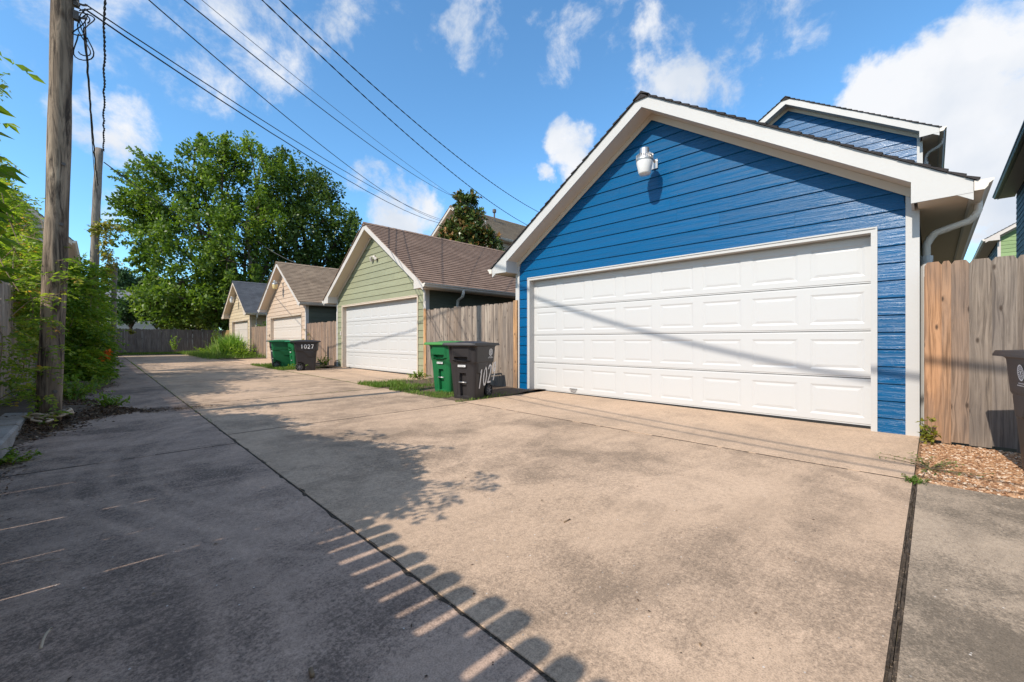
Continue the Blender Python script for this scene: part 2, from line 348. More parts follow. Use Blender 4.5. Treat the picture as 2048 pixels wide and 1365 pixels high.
M['magnolia'] = m_leaf('magnolia_leaf', [(0., (0.030, 0.057, 0.016)), (.45, (0.069, 0.109, 0.025)), (.62, (0.115, 0.138, 0.034)), (.72, (0.253, 0.132, 0.046)), (1., (0.345, 0.190, 0.069))], .12, .3)
M['farleaf'] = m_leaf('far_leaf', [(0., (.035, .075, .03)), (.6, (.065, .125, .045)), (1., (.11, .17, .06))], .25)
M['feather'] = m_leaf('feathery_leaf', [(0., (.085, .13, .03)), (.6, (.16, .21, .045)), (1., (.24, .28, .07))], .35)
M['grass'] = m_leaf('grass_blade', [(0., (.06, .12, .015)), (.55, (.12, .22, .03)), (.85, (.22, .30, .06)), (1., (.38, .32, .14))], .35, .6)
M['clump'] = m_leaf('tall_grass_blade', [(0., (0.108, 0.230, 0.041)), (.6, (0.243, 0.405, 0.081)), (1., (0.446, 0.540, 0.176))], .38, .5)
M['yellowvine'] = m_leaf('yellow_vine_leaf', [(0., (.09, .14, .02)), (.5, (.24, .24, .04)), (1., (.42, .33, .06))], .42)
M['litter'] = m_leaf('dry_leaf', [(0., (.06, .035, .022)), (.5, (.13, .075, .045)), (.85, (.22, .14, .08)), (1., (.36, .27, .18))], .1, .8)
M['pebble'] = NM('pebble', .8, .3); M['pebble'].col(M['pebble'].ramp(M['pebble'].attr(), [(0., (.17, .08, .04)), (.45, (.34, .175, .085)), (.8, (.48, .29, .165)), (1., (.62, .5, .38))])); M['pebble'] = M['pebble'].m
M['flower'] = m_leaf('orange_petal', [(0., (.75, .16, .02)), (1., (.85, .25, .03))], .3)
# pole wood: long weathered cracks, brown with grey-green lower part
_m = NM('pole_wood', .9, .2); _v = _m.coord('Object', (9, 9, .9)); _g = _m.noise(_v, 1.6, 9, .68, 1.2); _b = _m.noise(_m.coord('Object', (3, 3, .35)), 1.4, 4, .6)
_c = _m.mix(_m.ramp(_g, [(.40, 0.), (.56, 1.)]), (.045, .034, .027), (.37, .28, .20)); _c = _m.mix(_m.ramp(_b, [(.42, 0.), (.66, .8)]), _c, (.105, .075, .055))
_k = _m.n('ShaderNodeTexVoronoi', feature='F1'); _m.l(_m.coord('Object', (5, 5, 1.7)), _k.inputs['Vector']); _k.inputs['Scale'].default_value = 1
_c = _m.mix(_m.ramp(_k.outputs['Distance'], [(.05, .8), (.14, 0.)]), _c, (.05, .03, .02))
_m.col(_c); _m.bump(_g, .022); M['pole'] = _m.m
_m = NM('pole_wood_grey', .9, .2); _g = _m.noise(_m.coord('Object', (9, 9, .9)), 1.6, 9, .68, 1.2)
_m.col(_m.mix(_m.ramp(_g, [(.36, 0.), (.60, 1.)]), (.09, .08, .07), (.30, .255, .215))); _m.bump(_g, .015); M['polegrey'] = _m.m

# ------------------------------------------------------------------ ground, slabs, kerb
mb = MB(); s = 600
for x0, x1, y0, y1 in ((-s, s, -s, 1), (-s, s, 1, 48), (-s, s, 48, s)):
    za, zb = [(-.04 + (zg(min(y, 48)))) for y in (y0, y1)]
    mb.poly([(x0, y0, za), (x1, y0, za), (x1, y1, zb), (x0, y1, zb)])
tag(mb.build('ground', M['ground']), kind='structure')
def slab_piece(mb, x0, x1, y0, y1, lift=0, th=.12):
    ys = [y0] + ([1] if y0 < 1 < y1 else []) + [y1]
    for a, b in zip(ys[:-1], ys[1:]):
        za, zb = zg(a) + lift, zg(b) + lift; r = random.random(); e = .0022
        mb.poly([(x0 + e, a, za), (x1 - e, a, za), (x1 - e, b, zb), (x0 + e, b, zb)], r)
        mb.poly([(x0, a, za - e), (x0 + e, a, za), (x0 + e, b, zb), (x0, b, zb - e)], r); mb.poly([(x1 - e, a, za), (x1, a, za - e), (x1, b, zb - e), (x1 - e, b, zb)], r)
        mb.poly([(x0, a, za - e), (x0, b, zb - e), (x0, b, zb - th), (x0, a, za - th)], r); mb.poly([(x1, a, za - e), (x1, a, za - th), (x1, b, zb - th), (x1, b, zb - e)], r)
    for y in (y0, y1):
        z = zg(y) + lift; mb.poly([(x0, y, z), (x1, y, z), (x1, y, z - th), (x0, y, z - th)])
JY = [5.2, 7.95, 16.1, 22.0, 33.6]
mb = MB(); y = .1035
for j in JY: slab_piece(mb, .957, 4.141, y, j - .008); y = j + .008
tag(mb.build('alley_pavement', M['slab']), kind='structure')
mb = MB(); y = -9
for j in (-1.6, 4.72, 7.85, 16.1, 22.0, 32.5): slab_piece(mb, -.56, .943, y, j - .006, .0); y = j + .006
tag(mb.build('alley_lane', M['lane']), kind='structure')
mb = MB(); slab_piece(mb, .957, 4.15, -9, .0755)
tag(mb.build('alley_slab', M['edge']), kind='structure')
mb = MB(); slab_piece(mb, 4.160, 6.22, .10, 5.33, .003); slab_piece(mb, 4.160, 6.22, 8.95, 14.6, .003); slab_piece(mb, 4.160, 6.22, 18.1, 23.9, .003); slab_piece(mb, 4.160, 6.22, 27.2, 32.2, .003)
tag(mb.build('driveway_apron', M['apron']), kind='structure')
mb = MB()
for y0, y1 in ((.0762, .0870), (.0885, .0950), (.0958, .1030)):
    x = .96
    while x < 4.14:
        x2 = min(4.14, x + random.uniform(.05, .3)); dz = random.uniform(-.014, -.002); mb.box(x, x2 - .002, y0 + random.uniform(-.0015, .0012), y1 + random.uniform(-.0012, .001), -.06, dz); x = x2
tag(mb.build('expansion_joint', M['joint']), kind='structure')
mb = MB(); y = -9
while y < 33:                                            # gritty filler down the middle joint
    y2 = y + random.uniform(.05, .22); za = zg(y) - random.uniform(.002, .007); mb.poly([(.9425, y, za), (.9575, y, za), (.9575, y2, zg(y2) - .004), (.9425, y2, zg(y2) - .004)])
    if random.random() < .5:                             # spalled edge
        w = random.uniform(.004, .016); sd = random.choice((-1, 1)); x0 = .943 if sd < 0 else .957; mb.poly([(x0, y, zg(y) + .0012), (x0 + sd * w, (y + y2) / 2 - .02, zg(y) + .0012), (x0 + sd * w * .7, (y + y2) / 2 + .02, zg(y) + .0012), (x0, y2, zg(y2) + .0012)][::-sd])
    y = y2
def grit(mb, ax, c, a, b, w):                             # dirt caught in a joint: ragged strip along an axis
    t = a
    while t < b:
        t2 = min(b, t + random.uniform(.04, .16)); w0, w1 = (w * random.uniform(.35, 1.0) for _ in range(2)); e = random.uniform(-.003, .003)
        if random.random() < .9:
            if ax == 'x': mb.poly([(t, c - w0 + e, zg(c) + .0013), (t2, c - w1 * .8 + e, zg(c) + .0013), (t2, c + w1 + e, zg(c) + .0013), (t, c + w0 * .8 + e, zg(c) + .0013)])
            else: mb.poly([(c - w0 + e, t, zg(t) + .0013), (c + w0 + e, t, zg(t) + .0013), (c + w1 + e, t2, zg(t2) + .0013), (c - w1 + e, t2, zg(t2) + .0013)])
        t = t2
for jy, w in zip(JY[:-1], (.016, .030, .035, .04)): grit(mb, 'x', jy, .96, 4.14, w)
for jy, w in ((4.72, .014), (7.85, .026), (16.1, .035), (22.0, .04), (-1.6, .01)): grit(mb, 'x', jy, -.55, .94, w)
for y0, y1, w in ((.11, 5.33, .010), (8.95, 14.6, .017), (18.1, 23.9, .024)): grit(mb, 'y', 4.150, y0, y1, w + .006)
tag(mb.build('joint_filler', M['joint']), kind='structure')
# soil beds between the aprons, along the back fence, and the bank on the left
mb = MB()
def bed(mb, x0, x1, y0, y1, h, nx=24, ny=24, fall=None):
    g = [[None] * (ny + 1) for _ in range(nx + 1)]
    for i in range(nx + 1):
        for j in range(ny + 1):
            x = x0 + (x1 - x0) * i / nx; y = y0 + (y1 - y0) * j / ny; g[i][j] = (x, y, zg(y) + h(x, y))
    for i in range(nx):
        for j in range(ny): mb.poly([g[i][j], g[i + 1][j], g[i + 1][j + 1], g[i][j + 1]])
hn = lambda x, y: .012 * math.sin(x * 5 + y * 3) + .010 * math.sin(y * 7.3 - x * 2)
bed(mb, 4.16, 6.3, 5.34, 8.94, lambda x, y: -.012 + .04 * max(0, min(1, (x - 4.2))) + hn(x, y))
bed(mb, 4.16, 6.3, 14.61, 18.09, lambda x, y: -.012 + .04 * max(0, min(1, (x - 4.2))) + hn(x, y))
bed(mb, 4.16, 6.3, 23.91, 27.19, lambda x, y: .02 + hn(x, y)); bed(mb, -2, 14, 33.5, 44, lambda x, y: .01 + hn(x, y))
bed(mb, 6.2, 13, 5.9, 9.4, lambda x, y: -.02)
tag(mb.build('soil', M['soil']), kind='structure')
def bank_edge(y): return -.12 + .10 * math.sin(y * 1.7) + .08 * math.sin(y * 4.1 + 1) + (.42 * math.exp(-((y - 7.75) / .28) ** 2)) + .35 * min(1, max(0, (y - 9) / 5)) - .45 * max(0, min(1, (6.9 - y) / .9))
mb = MB(); bed(mb, -1.3, .75, 5.6, 32, lambda x, y: max(-.03, min(.13, (bank_edge(y) - x) * .24)) + .4 * hn(x, y) * (x < bank_edge(y)), 40, 150)
tag(mb.build('soil_bank', M['soil'], smooth=True), kind='structure')
mb = MB(); prof = [(-.79, -.1), (-.79, .125), (-.775, .135), (-.60, .135), (-.578, .12), (-.563, -.1)]
y = -3.0
while y < 7.95:
    y2 = min(7.95, y + random.uniform(2.2, 2.8)); mb.extr([(a, b + zg(y) + random.uniform(-.002, .002)) for a, b in prof], 'y', y, y2 - .008); y = y2
tag(mb.build('kerb', M['curb']), kind='structure')

# ------------------------------------------------------------------ gabled buildings (front plane local x = 0, facing -x)
def clip_course(mb, x, z0, z1, w0, w1, openings, lap=.017, seam=True, exposure=.187, z_ref=0):
    """one lap-siding course between heights, half widths w0/w1, minus openings [(ya, yb, ztop)]"""
    f0 = (z0 - z_ref) / exposure; f1 = (z1 - z_ref) / exposure
    xa = x - lap * (1 - f0); xb = x - lap * (1 - f1) - .001
    segs = [(-w0, w0, -w1, w1)]
    for ya, yb, zt in openings:
        if z1 <= zt + 1e-6: segs = [(-w0, ya, -w1, ya), (yb, w0, yb, w1)]
    for a0, b0, a1, b1 in segs:
        cuts = [a0]; L = b0 - a0
        if seam and L > 2.5:
            c = a0 + random.uniform(.5, 3.0)
            while c < b0 - .5: cuts.append(c); c += 3.66
        cuts.append(b0)
        for k in range(len(cuts) - 1):
            p, q = cuts[k], cuts[k + 1]
            p1 = a1 if k == 0 else p; q1 = b1 if k == len(cuts) - 2 else q
            g = .0015 if k < len(cuts) - 2 else 0; r = random.random()
            if q1 - p1 < .01: q1 = p1 = (p1 + q1) / 2
            mb.poly([(xa, q - g, z0), (xa, p, z0), (xb, p1, z1), (xb, q1 - g, z1)], r)
            if f0 < .01: mb.poly([(xa, p, z0), (xa, q - g, z0), (x + .005, q - g, z0), (x + .005, p, z0)], r)
def gable_building(root, p):
    hw, zb, zA, sl, he, oh, D = p['hw'], p['zb'], p['zA'], p['slope'], p['he'], p['oh'], p['depth']
    fh = p.get('fh', .186); ex = p.get('ex', .187); xf = -oh
    zr = lambda y: zA - sl * abs(y)               # top of the rake board
    ze = zr(he); zs = p.get('zs', ze - .115)      # side soffit
    wallA = zA - fh - .078
    op = p.get('opening'); cas = []
    if op: cas = [(op[0] - .055, op[1] + .055, op[2] + .058)]
    cb = .08
    # front wall
    mb = MB(); z = p['z0']
    while z < wallA:
        brk = [z] + ([cas[0][2]] if cas and z < cas[0][2] < z + ex else []) + [z + ex]
        for a, b in zip(brk[:-1], brk[1:]):
            b = min(b, wallA); w = lambda t: max(0.0, min(hw - cb, (wallA - t) / sl + .06))
            if b > zb: clip_course(mb, 0, max(a, zb), b, w(max(a, zb)), w(b), cas, exposure=ex, z_ref=z, seam=p.get('seam', True))
        z += ex
    # solid wall core behind the siding, and the other walls
    core = p.get('core', .02)
    if op:
        for a, b in ((-hw, op[0] - .02), (op[1] + .02, hw)): mb.poly([(core, b, zb), (core, a, zb), (core, a, op[2] + .02), (core, b, op[2] + .02)])
        mb.poly([(core, hw, op[2] + .02), (core, -hw, op[2] + .02), (core, -hw, zr(hw) - .03), (core, 0, zA - .03), (core, hw, zr(hw) - .03)])
    else: mb.poly([(core, hw, zb), (core, -hw, zb), (core, -hw, zr(hw) - .03), (core, 0, zA - .03), (core, hw, zr(hw) - .03)])
    mb.build('wall', p['m_wall'], root); mb = MB()
    mb.poly([(D, -hw, zb), (D, hw, zb), (D, hw, zr(hw) - .03), (D, 0, zA - .03), (D, -hw, zr(hw) - .03)])
    mb.build('back_wall', p.get('m_side', p['m_wall']), root)
    for sgn in (-1, 1):
        z = p['z0']; mb = MB()
        while z < zs:
            t = min(z + ex, zs); a = sgn * (hw + .004); b_ = sgn * (hw + .016)
            if t > zb:
                zz = max(z, zb); q = [(.0, b_, zz), (D, b_, zz), (D, a, t), (.0, a, t)]; mb.poly(q if sgn < 0 else q[::-1])
                q = [(0, a, zz), (D, a, zz), (D, b_, zz), (0, b_, zz)]; mb.poly(q)
            z += ex
        mb.build('side_wall', p.get('m_side', p['m_wall']), root)
    # corner boards
    for sgn in (-1, 1):
        mb = MB()
        y0, y1 = sorted((sgn * (hw - cb), sgn * (hw + .0265)))
        mb.box(-.022, .0195, y0, y1, zb - .01, zr(hw) - .12); y0, y1 = sorted((sgn * (hw + .0168), sgn * (hw + .0262))); mb.box(.0197, .095, y0, y1, zb - .012, zs)
        mb.build('corner_board', p['m_trim'], root)
    # rake fascia with boxed ends
    mb = MB(); xb0, xb1 = xf, xf + .022
    yb = hw - .01 if p.get('box', True) else he   # where the box return begins
    for sgn in (-1, 1):
        q = [(0, zA), (sgn * he, ze), (sgn * he, ze - fh), (0, zA - fh)]
        mb.extr(q if sgn < 0 else q[::-1], 'x', xb0, xb1, .5)
        # the return: triangular face 3 mm proud, its soffit and its inner cheek
        yi = sgn * (hw - .03); q = [(yi, zr(hw - .03) - .004), (sgn * (he - .003), ze - .003), (sgn * (he - .003), zs), (yi, zs - .006)]
        mb.extr(q if sgn < 0 else q[::-1], 'x', xb0 - .003, xb0 + .018, .5)
        y0, y1 = sorted((yi, yi + sgn * .02)); mb.box(xb0 + .018, -.0225, y0, y1, zs - .006, zr(hw) - .07, .5)
        y0, y1 = sorted((sgn * (he - .022), sgn * he)); mb.box(xb1, D + .3, y0, y1, zs - .012, ze - .003, .5)   # eave fascia
    mb.build('fascia', p['m_trim'], root)
    mb = MB()
    for sgn in (-1, 1):
        zz = lambda y: zr(y) - fh + .022
        q = [(xb1, 0, zz(0)), (xb1, sgn * hw, zz(hw)), (-.001, sgn * hw, zz(hw)), (-.001, 0, zz(0))]
        mb.poly(q if sgn > 0 else q[::-1])
        y0, y1 = sorted((sgn * (hw + .0165), sgn * (he - .023))); mb.box(xb0 + .02, D + .28, y0, y1, zs, zs + .012)
        # frieze board hugging the wall under the rake
        q = [(0, zz(0) - .003), (sgn * (hw - .0), zz(hw) - .003), (sgn * (hw - .0), zz(hw) - .10), (0, zz(0) - .10)]
        mb.extr(q if sgn < 0 else q[::-1], 'x', -.034, -.0235, .5)
    mb.build('soffit', p.get('m_soffit', M['soffit']), root)
    # shingled roof: overlapping courses
    mb = MB(); L = math.hypot(he + .03, sl * (he + .03)); c, sn = 1 / math.hypot(1, sl), sl / math.hypot(1, sl); n = int(L / .14)
    x0, x1 = xf - .025, D + .3
    for sgn in (-1, 1):
        for k in range(n + 1):
            u0 = k * .14; u1 = min(L, u0 + .14)
            if u1 <= u0 + .01: continue
            lo, hi = .016, .006; j = random.uniform(-.008, .008) if k % 2 else 0
            P = lambda u, h, x: (x, sgn * (u * c + h * sn), zA + .008 - u * sn + h * c)
            q = [P(u0, hi, x0 + j), P(u0, hi, x1), P(u1, lo + .008, x1), P(u1, lo + .008, x0 + j)]; mb.poly(q if sgn < 0 else q[::-1])
            q = [P(u1, lo + .008, x0 + j), P(u1, lo + .008, x1), P(u1, 0, x1), P(u1, 0, x0 + j)]; mb.poly(q if sgn < 0 else q[::-1])
            q = [P(u0, -.006, x0 + j), P(u0, hi, x0 + j), P(u1, lo + .008, x0 + j), P(u1, -.006, x0 + j)]; mb.poly(q if sgn < 0 else q[::-1])
        q = [(x0 + .02, 0, zA + .001), (x1, 0, zA + .001), (x1, sgn * (he + .02), zr(he + .02) + .001), (x0 + .02, sgn * (he + .02), zr(he + .02) + .001)]; mb.poly(q if sgn > 0 else q[::-1])
    x = x0
    while x < x1:
        x2 = min(x1, x + .2); h = .034 + random.uniform(0, .004)
        for sgn in (-1, 1):
            q = [(x, 0, zA + h + .012), (x2, 0, zA + h + .004), (x2, sgn * .13, zA + h + .004 - .13 * sl), (x, sgn * .13, zA + h + .010 - .13 * sl)]; mb.poly(q if sgn < 0 else q[::-1])
        q = [(x, .13, zA + h - .02 - .13 * sl), (x, .13, zA + h + .01 - .13 * sl), (x, 0, zA + h + .012), (x, -.13, zA + h + .01 - .13 * sl), (x, -.13, zA + h - .02 - .13 * sl)]; mb.poly(q)
        x = x2
    mb.build('roof', p['m_roof'], root)
    # K-style gutters
    if p.get('gutters', True):
        for sgn in (-1, 1):
            mb = MB(); y0 = sgn * (he + .003)
            prof = [(0, -.012), (0, -.105), (.065, -.105), (.085, -.08), (.092, -.055), (.118, -.035), (.122, -.012), (.112, -.012), (.105, -.03), (.08, -.05), (.06, -.095), (.008, -.095), (.008, -.012)]
            prof = [(y0 + sgn * a, ze + b) for a, b in prof]
            mb.extr(prof if sgn > 0 else prof[::-1], 'x', xf - .012, D + .28, .5)
            mb.poly([(xf - .013, y, z) for y, z in [(y0, ze - .012), (y0, ze - .105), (y0 + sgn * .065, ze - .105), (y0 + sgn * .092, ze - .055), (y0 + sgn * .122, ze - .03), (y0 + sgn * .122, ze - .012)]])
            mb.build('gutter', p.get('m_gutter', M['gutter']), root)
    if p.get('spout'):
        for xs in p['spout']:
            mb = MB(); yg = -(he + .055); yw = -(hw + .075); zt = ze - .10
            path = [(xs, yg, zt + .03), (xs, yg, zt - .07), (xs, yg + .02, zt - .12), (xs + .01, yg + .06, zt - .165), (xs + .05, yw - .07, zt - .235), (xs + .07, yw - .03, zt - .28), (xs + .08, yw, zt - .35), (xs + .08, yw, zb + .02)]
            pts = []
            for a, b in zip(path[:-1], path[1:]):
                for t in (0, .33, .66) if (Vector(b) - Vector(a)).length < .4 else (0,): pts.append(tuple(Vector(a).lerp(Vector(b), t)))
            pts.append(path[-1]); rad = [.043 + (.0035 if (k % 2 and 3 < k < 18) else 0) for k in range(len(pts))]
            mb.tube(pts, rad, 10, flat=.78); sp = mb.build('downspout', p.get('m_spout', M['gutter']), root, smooth=True)
            mb = MB(); mb.tube([(xs + .08, yw, zt - .47), (xs + .08, yw, zt - .53)], .052, 12); mb.tube([(xs + .08, yw, zt - .53), (xs + .08, yw, zb + .02)], .049, 12); mb.build('sleeve', M['white'], sp)
    if op: door_set(root, op, zb, p)
def door_set(root, op, zb, p):
    ya, yb, zt = op; xd = .115
    mb = MB(); t = p.get('m_casing', p['m_trim'])
    for a, b in ((ya - .055, ya), (yb, yb + .055)): mb.box(-.026, .018, a, b, zb - .012, zt - .0005, .5); mb.box(-.034, -.026, a if a < ya else b - .016, a + .016 if a < ya else b, zb - .012, zt + .0575, .5)
    mb.box(-.026, .018, ya - .055, yb + .055, zt, zt + .055, .5); mb.box(-.036, -.026, ya - .054, yb + .054, zt + .040, zt + .0575, .5)
    mb.box(.0185, xd + .03, ya - .022, ya, zb - .012, zt - .001, .5); mb.box(.0185, xd + .03, yb, yb + .022, zb - .012, zt - .001, .5); mb.box(.0185, xd + .03, ya - .022, yb + .022, zt, zt + .022, .5)
    mb.build('door_casing', t, root)
    mb = MB(); ns, nc = 4, p.get('cols', 8); z0 = zb + .03; H = zt - z0; sh = H / ns; cw = (yb - ya) / nc
    def rect(a, b, c, d, x): return [(x, b, c), (x, a, c), (x, a, d), (x, b, d)]
    def ring(o, i):
        for k in range(4): mb.poly([o[k], o[(k + 1) % 4], i[(k + 1) % 4], i[k]], .5)
    for i in range(ns):
        zl, zh = z0 + i * sh + .004, z0 + (i + 1) * sh - .004
        # section skin with tongue lip top and bottom
        mb.poly(rect(ya, yb, zl, zl + .014, xd + .006), .5); mb.poly([(xd + .006, yb, zl + .014), (xd + .006, ya, zl + .014), (xd, ya, zl + .019), (xd, yb, zl + .019)], .5)
        mb.poly(rect(ya, yb, zh - .012, zh, xd + .006), .5); mb.poly([(xd, yb, zh - .017), (xd, ya, zh - .017), (xd + .006, ya, zh - .012), (xd + .006, yb, zh - .012)], .5)
        mb.poly([(xd + .03, yb, zl), (xd + .03, ya, zl), (xd + .006, ya, zl), (xd + .006, yb, zl)], .5); mb.poly([(xd + .006, yb, zh), (xd + .006, ya, zh), (xd + .03, ya, zh), (xd + .03, yb, zh)], .5)
        zl += .019; zh -= .017
        for j in range(nc):
            a, b = ya + j * cw, ya + (j + 1) * cw
            mx, mz0, mz1 = cw * .10, .065, .072
            r0 = rect(a, b, zl, zh, xd); r1 = rect(a + mx, b - mx, zl + mz0, zh - mz1, xd); r2 = rect(a + mx + .024, b - mx - .024, zl + mz0 + .022, zh - mz1 - .022, xd + .007)
            r3 = rect(a + mx + .030, b - mx - .030, zl + mz0 + .027, zh - mz1 - .027, xd + .007); r4 = rect(a + mx + .066, b - mx - .066, zl + mz0 + .056, zh - mz1 - .056, xd + .002)
            ring(r0, r1); ring(r1, r2); ring(r2, r3); ring(r3, r4); mb.poly(r4, .5)
    d = mb.build('garage_door', p['m_door'], root)
    mb = MB(); mb.poly(rect(ya, yb, zb, z0 + H, xd + .031), .5); mb.box(xd - .004, xd + .03, ya, yb, zb + .004, z0 + .001, .5); mb.build('weather_seal', M['rubber'], d)
    if p.get('handle'):
        y = p['handle']; mb = MB(); mb.tube([(xd, y - .06, zb + .10), (xd - .03, y - .055, zb + .095), (xd - .035, y, zb + .09), (xd - .03, y + .055, zb + .095), (xd, y + .06, zb + .10)], .008, 8); mb.box(xd - .006, xd - .001, y - .085, y + .085, zb + .10, zb + .125); mb.build('handle', M['metal'], d, smooth=False)

SL = .658
def barn_light(root, x, y, z, s, lens, zb):
    mb = MB(); mb.lathe([(0, .20), (.062, .20), (.068, .19), (.070, .10)], (x, y, z), 24); mb.lathe([(.070, .105), (.098, .085), (.118, .045), (.125, .02), (.122, .005), (.10, 0)], (x, y, z), 36)
    for k in range(24):
        a = 2 * math.pi * k / 24; q = Matrix.Translation((x, y, z)) @ Matrix.Rotation(a, 4, 'Z'); mb.box(.078, .122, -.003, .003, .02, .098, M=q)
    mb.tube([(x, y, z + .15), (x + .12, y, z + .15), (x + .30, y, z + .11), (0, y, z + .06)], .017, 10); mb.box(-.03, -.014, y - .05, y + .05, z - .01, z + .13)
    mb.lathe([(0, .24), (.022, .235), (.024, .20)], (x + .045, y - .06, z - .10), 12)
    o = mb.build('security_light', M['metal'], root, smooth=False)
    mb = MB(); mb.lathe([(.117, .004), (.119, -.01), (.088, -.165), (.080, -.185), (.0, -.192)], (x, y, z), 28); mb.build('lamp_shade', lens, o, smooth=True)
def garage(name, label, cy, **p):
    root = thing(name, label, 'garage', (6.1, cy, 0), 0, 'detached garages along the alley')
    base = dict(hw=2.94, zb=0, z0=-.022, zA=4.685, slope=SL, he=3.33, oh=.342, depth=6.6, opening=(-2.58, 2.58, 2.195), m_wall=M['blue'], m_trim=M['white'], m_door=M['doorwhite'], m_roof=M['sh_black'], spout=(.22,)); base.update(p)
    gable_building(root, base); return root
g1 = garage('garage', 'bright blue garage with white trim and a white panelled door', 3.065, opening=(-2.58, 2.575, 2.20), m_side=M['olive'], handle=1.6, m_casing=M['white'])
barn_light(g1, -.34, -.05, 3.66, 1, M['lens'], 0)
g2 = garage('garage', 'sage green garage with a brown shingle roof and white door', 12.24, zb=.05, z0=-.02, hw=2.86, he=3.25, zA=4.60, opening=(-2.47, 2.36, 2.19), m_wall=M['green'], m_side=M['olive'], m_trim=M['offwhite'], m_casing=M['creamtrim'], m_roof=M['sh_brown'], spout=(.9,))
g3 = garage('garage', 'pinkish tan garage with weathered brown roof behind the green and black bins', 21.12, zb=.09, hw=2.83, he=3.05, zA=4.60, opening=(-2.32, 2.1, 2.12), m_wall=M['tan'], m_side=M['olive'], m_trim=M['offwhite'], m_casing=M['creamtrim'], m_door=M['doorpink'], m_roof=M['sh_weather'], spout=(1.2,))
g4 = garage('garage', 'small cream garage with slate grey roof beside the tall grass clump', 29.9, zb=.13, hw=2.6, he=3.1, zA=4.62, opening=(-2.15, 1.75, 2.2), m_wall=M['cream'], m_trim=M['creamtrim'], m_soffit=M['creamtrim'], m_door=M['doorpink'], m_roof=M['sh_slate'], gutters=True)
barn_light(g3, -.36, .15, 3.58, 1, M['yellens'], 0); barn_light(g4, -.36, .1, 3.50, 1, M['lens'], 0)
mb = MB(); mb.lathe([(0, .03), (.05, .03), (.055, -.02), (0, -.025)], (-.03, -.05, 3.62), 14)      # twin floodlight on the green gable
for sg in (-1, 1):
    q = Matrix.Translation((-.10, -.05 + sg * .11, 3.58)) @ Matrix.Rotation(sg * .5, 4, 'X') @ Matrix.Rotation(-.6, 4, 'Y')
    mb.tube([(-.04, -.05, 3.61), (-.10, -.05 + sg * .07, 3.62), (-.11, -.05 + sg * .11, 3.58)], .014, 8)
    mb.tube([q @ Vector((0, 0, .03)), q @ Vector((0, 0, 0)), q @ Vector((0, 0, -.08)), q @ Vector((0, 0, -.10))], [.02, .035, .055, .058], 12)
mb.build('floodlight', M['offwhite'], g2)
# keypad boxes on the door casings of the tan and green garages
for g, y in ((g3, 2.25), (g2, 2.47)):
    mb = MB(); mb.box(-.05, -.034, y - .035, y + .035, 1.20, 1.34); mb.build('keypad', M['offwhite'] if g is g2 else M['gutterdark'], g, bevel=.006)

# two-storey houses behind
def house(name, label, loc, rz=0, **p):
    root = thing(name, label, 'house', loc, rz)
    base = dict(hw=2.9, zb=0, z0=-.02, zA=8.2, slope=.64, he=3.25, oh=.34, depth=9, fh=.19, m_wall=M['blue'], m_trim=M['white'], m_roof=M['sh_black']); base.update(p)
    gable_building(root, base); return root
hb = house('house', 'two-storey blue house with a white gable rising behind the blue garage', (14.85, 3.09, 0), zA=8.24, hw=2.88, he=3.2, spout=(.25,), m_spout=M['white'])
mb = MB(); mb.tube([(1.2, -.55, 7.75), (1.2, -.55, 8.12)], .06, 12); mb.tube([(1.2, -.55, 8.12), (1.2, -.55, 8.17), (1.2, -.55, 8.19)], [.10, .10, .05], 12); mb.build('roof_vent', M['gutterdark'], hb)
ht = house('house', 'tan house with pale brown roof standing behind the magnolia', (15.2, 20.2, 0), zA=9.05, slope=.70, hw=2.95, he=3.3, m_wall=M['tan'], m_trim=M['offwhite'], m_roof=M['sh_tan'], depth=10)
mb = MB(); mb.tube([(2.5, -.75, 8.2), (2.5, -.75, 9.05)], .05, 10); mb.tube([(2.5, -.75, 9.05), (2.5, -.75, 9.10), (2.5, -.75, 9.28), (2.5, -.75, 9.32)], [.05, .12, .12, .04], 10); mb.build('flue_pipe', M['gutterdark'], ht)
mb = MB(); mb.tube([(1.0, -1.6, 7.7), (1.0, -1.6, 8.1)], .03, 8); mb.build('roof_vent', M['pvc'], ht)
hd = house('house', 'dark navy house with dark eaves at the right edge', (13.5, -5.1, 0), zA=8.3, slope=.6, hw=3.05, he=3.47, zs=6.1, depth=9.2, m_wall=M['navy'], m_trim=M['gutterdark'], m_roof=M['sh_black'], m_soffit=M['soffit'], m_gutter=M['gutterdark'])
hg = house('house', 'light green house showing its gable end beyond the dark navy house', (32, -5.35, 0), zA=8.3, slope=.62, hw=3.05, he=3.5, m_wall=M['leafgreen'], m_side=M['navy'], m_trim=M['offwhite'], depth=9)
hl = house('house', 'pale two-storey house with a steep eave beyond the vine covered fence', (-3.9, 22.5, 0), R(90), zA=7.9, slope=1.0, hw=2.75, he=3.2, m_wall=M['greybeige'], m_trim=M['creamtrim'], depth=8, m_roof=M['sh_slate'], oh=.3)
for yy, zz in ((-2.1, 4.0), (-2.1, 2.0)):
    mb = MB(); w = .35
    mb.box(-.03, .0, yy - w - .06, yy + w + .06, zz - .66, zz - .6); mb.box(-.03, .0, yy - w - .06, yy + w + .06, zz + .6, zz + .66); mb.box(-.03, .0, yy - w - .06, yy - w, zz - .6, zz + .6); mb.box(-.03, .0, yy + w, yy + w + .06, zz - .6, zz + .6); mb.box(-.026, .0, yy - w, yy + w, zz - .02, zz + .02)
    wd = mb.build('window', M['white'], hl); mb = MB(); mb.box(-.02, .01, yy - w, yy + w, zz - .6, zz + .6); mb.build('pane', M['darkglass'], wd)
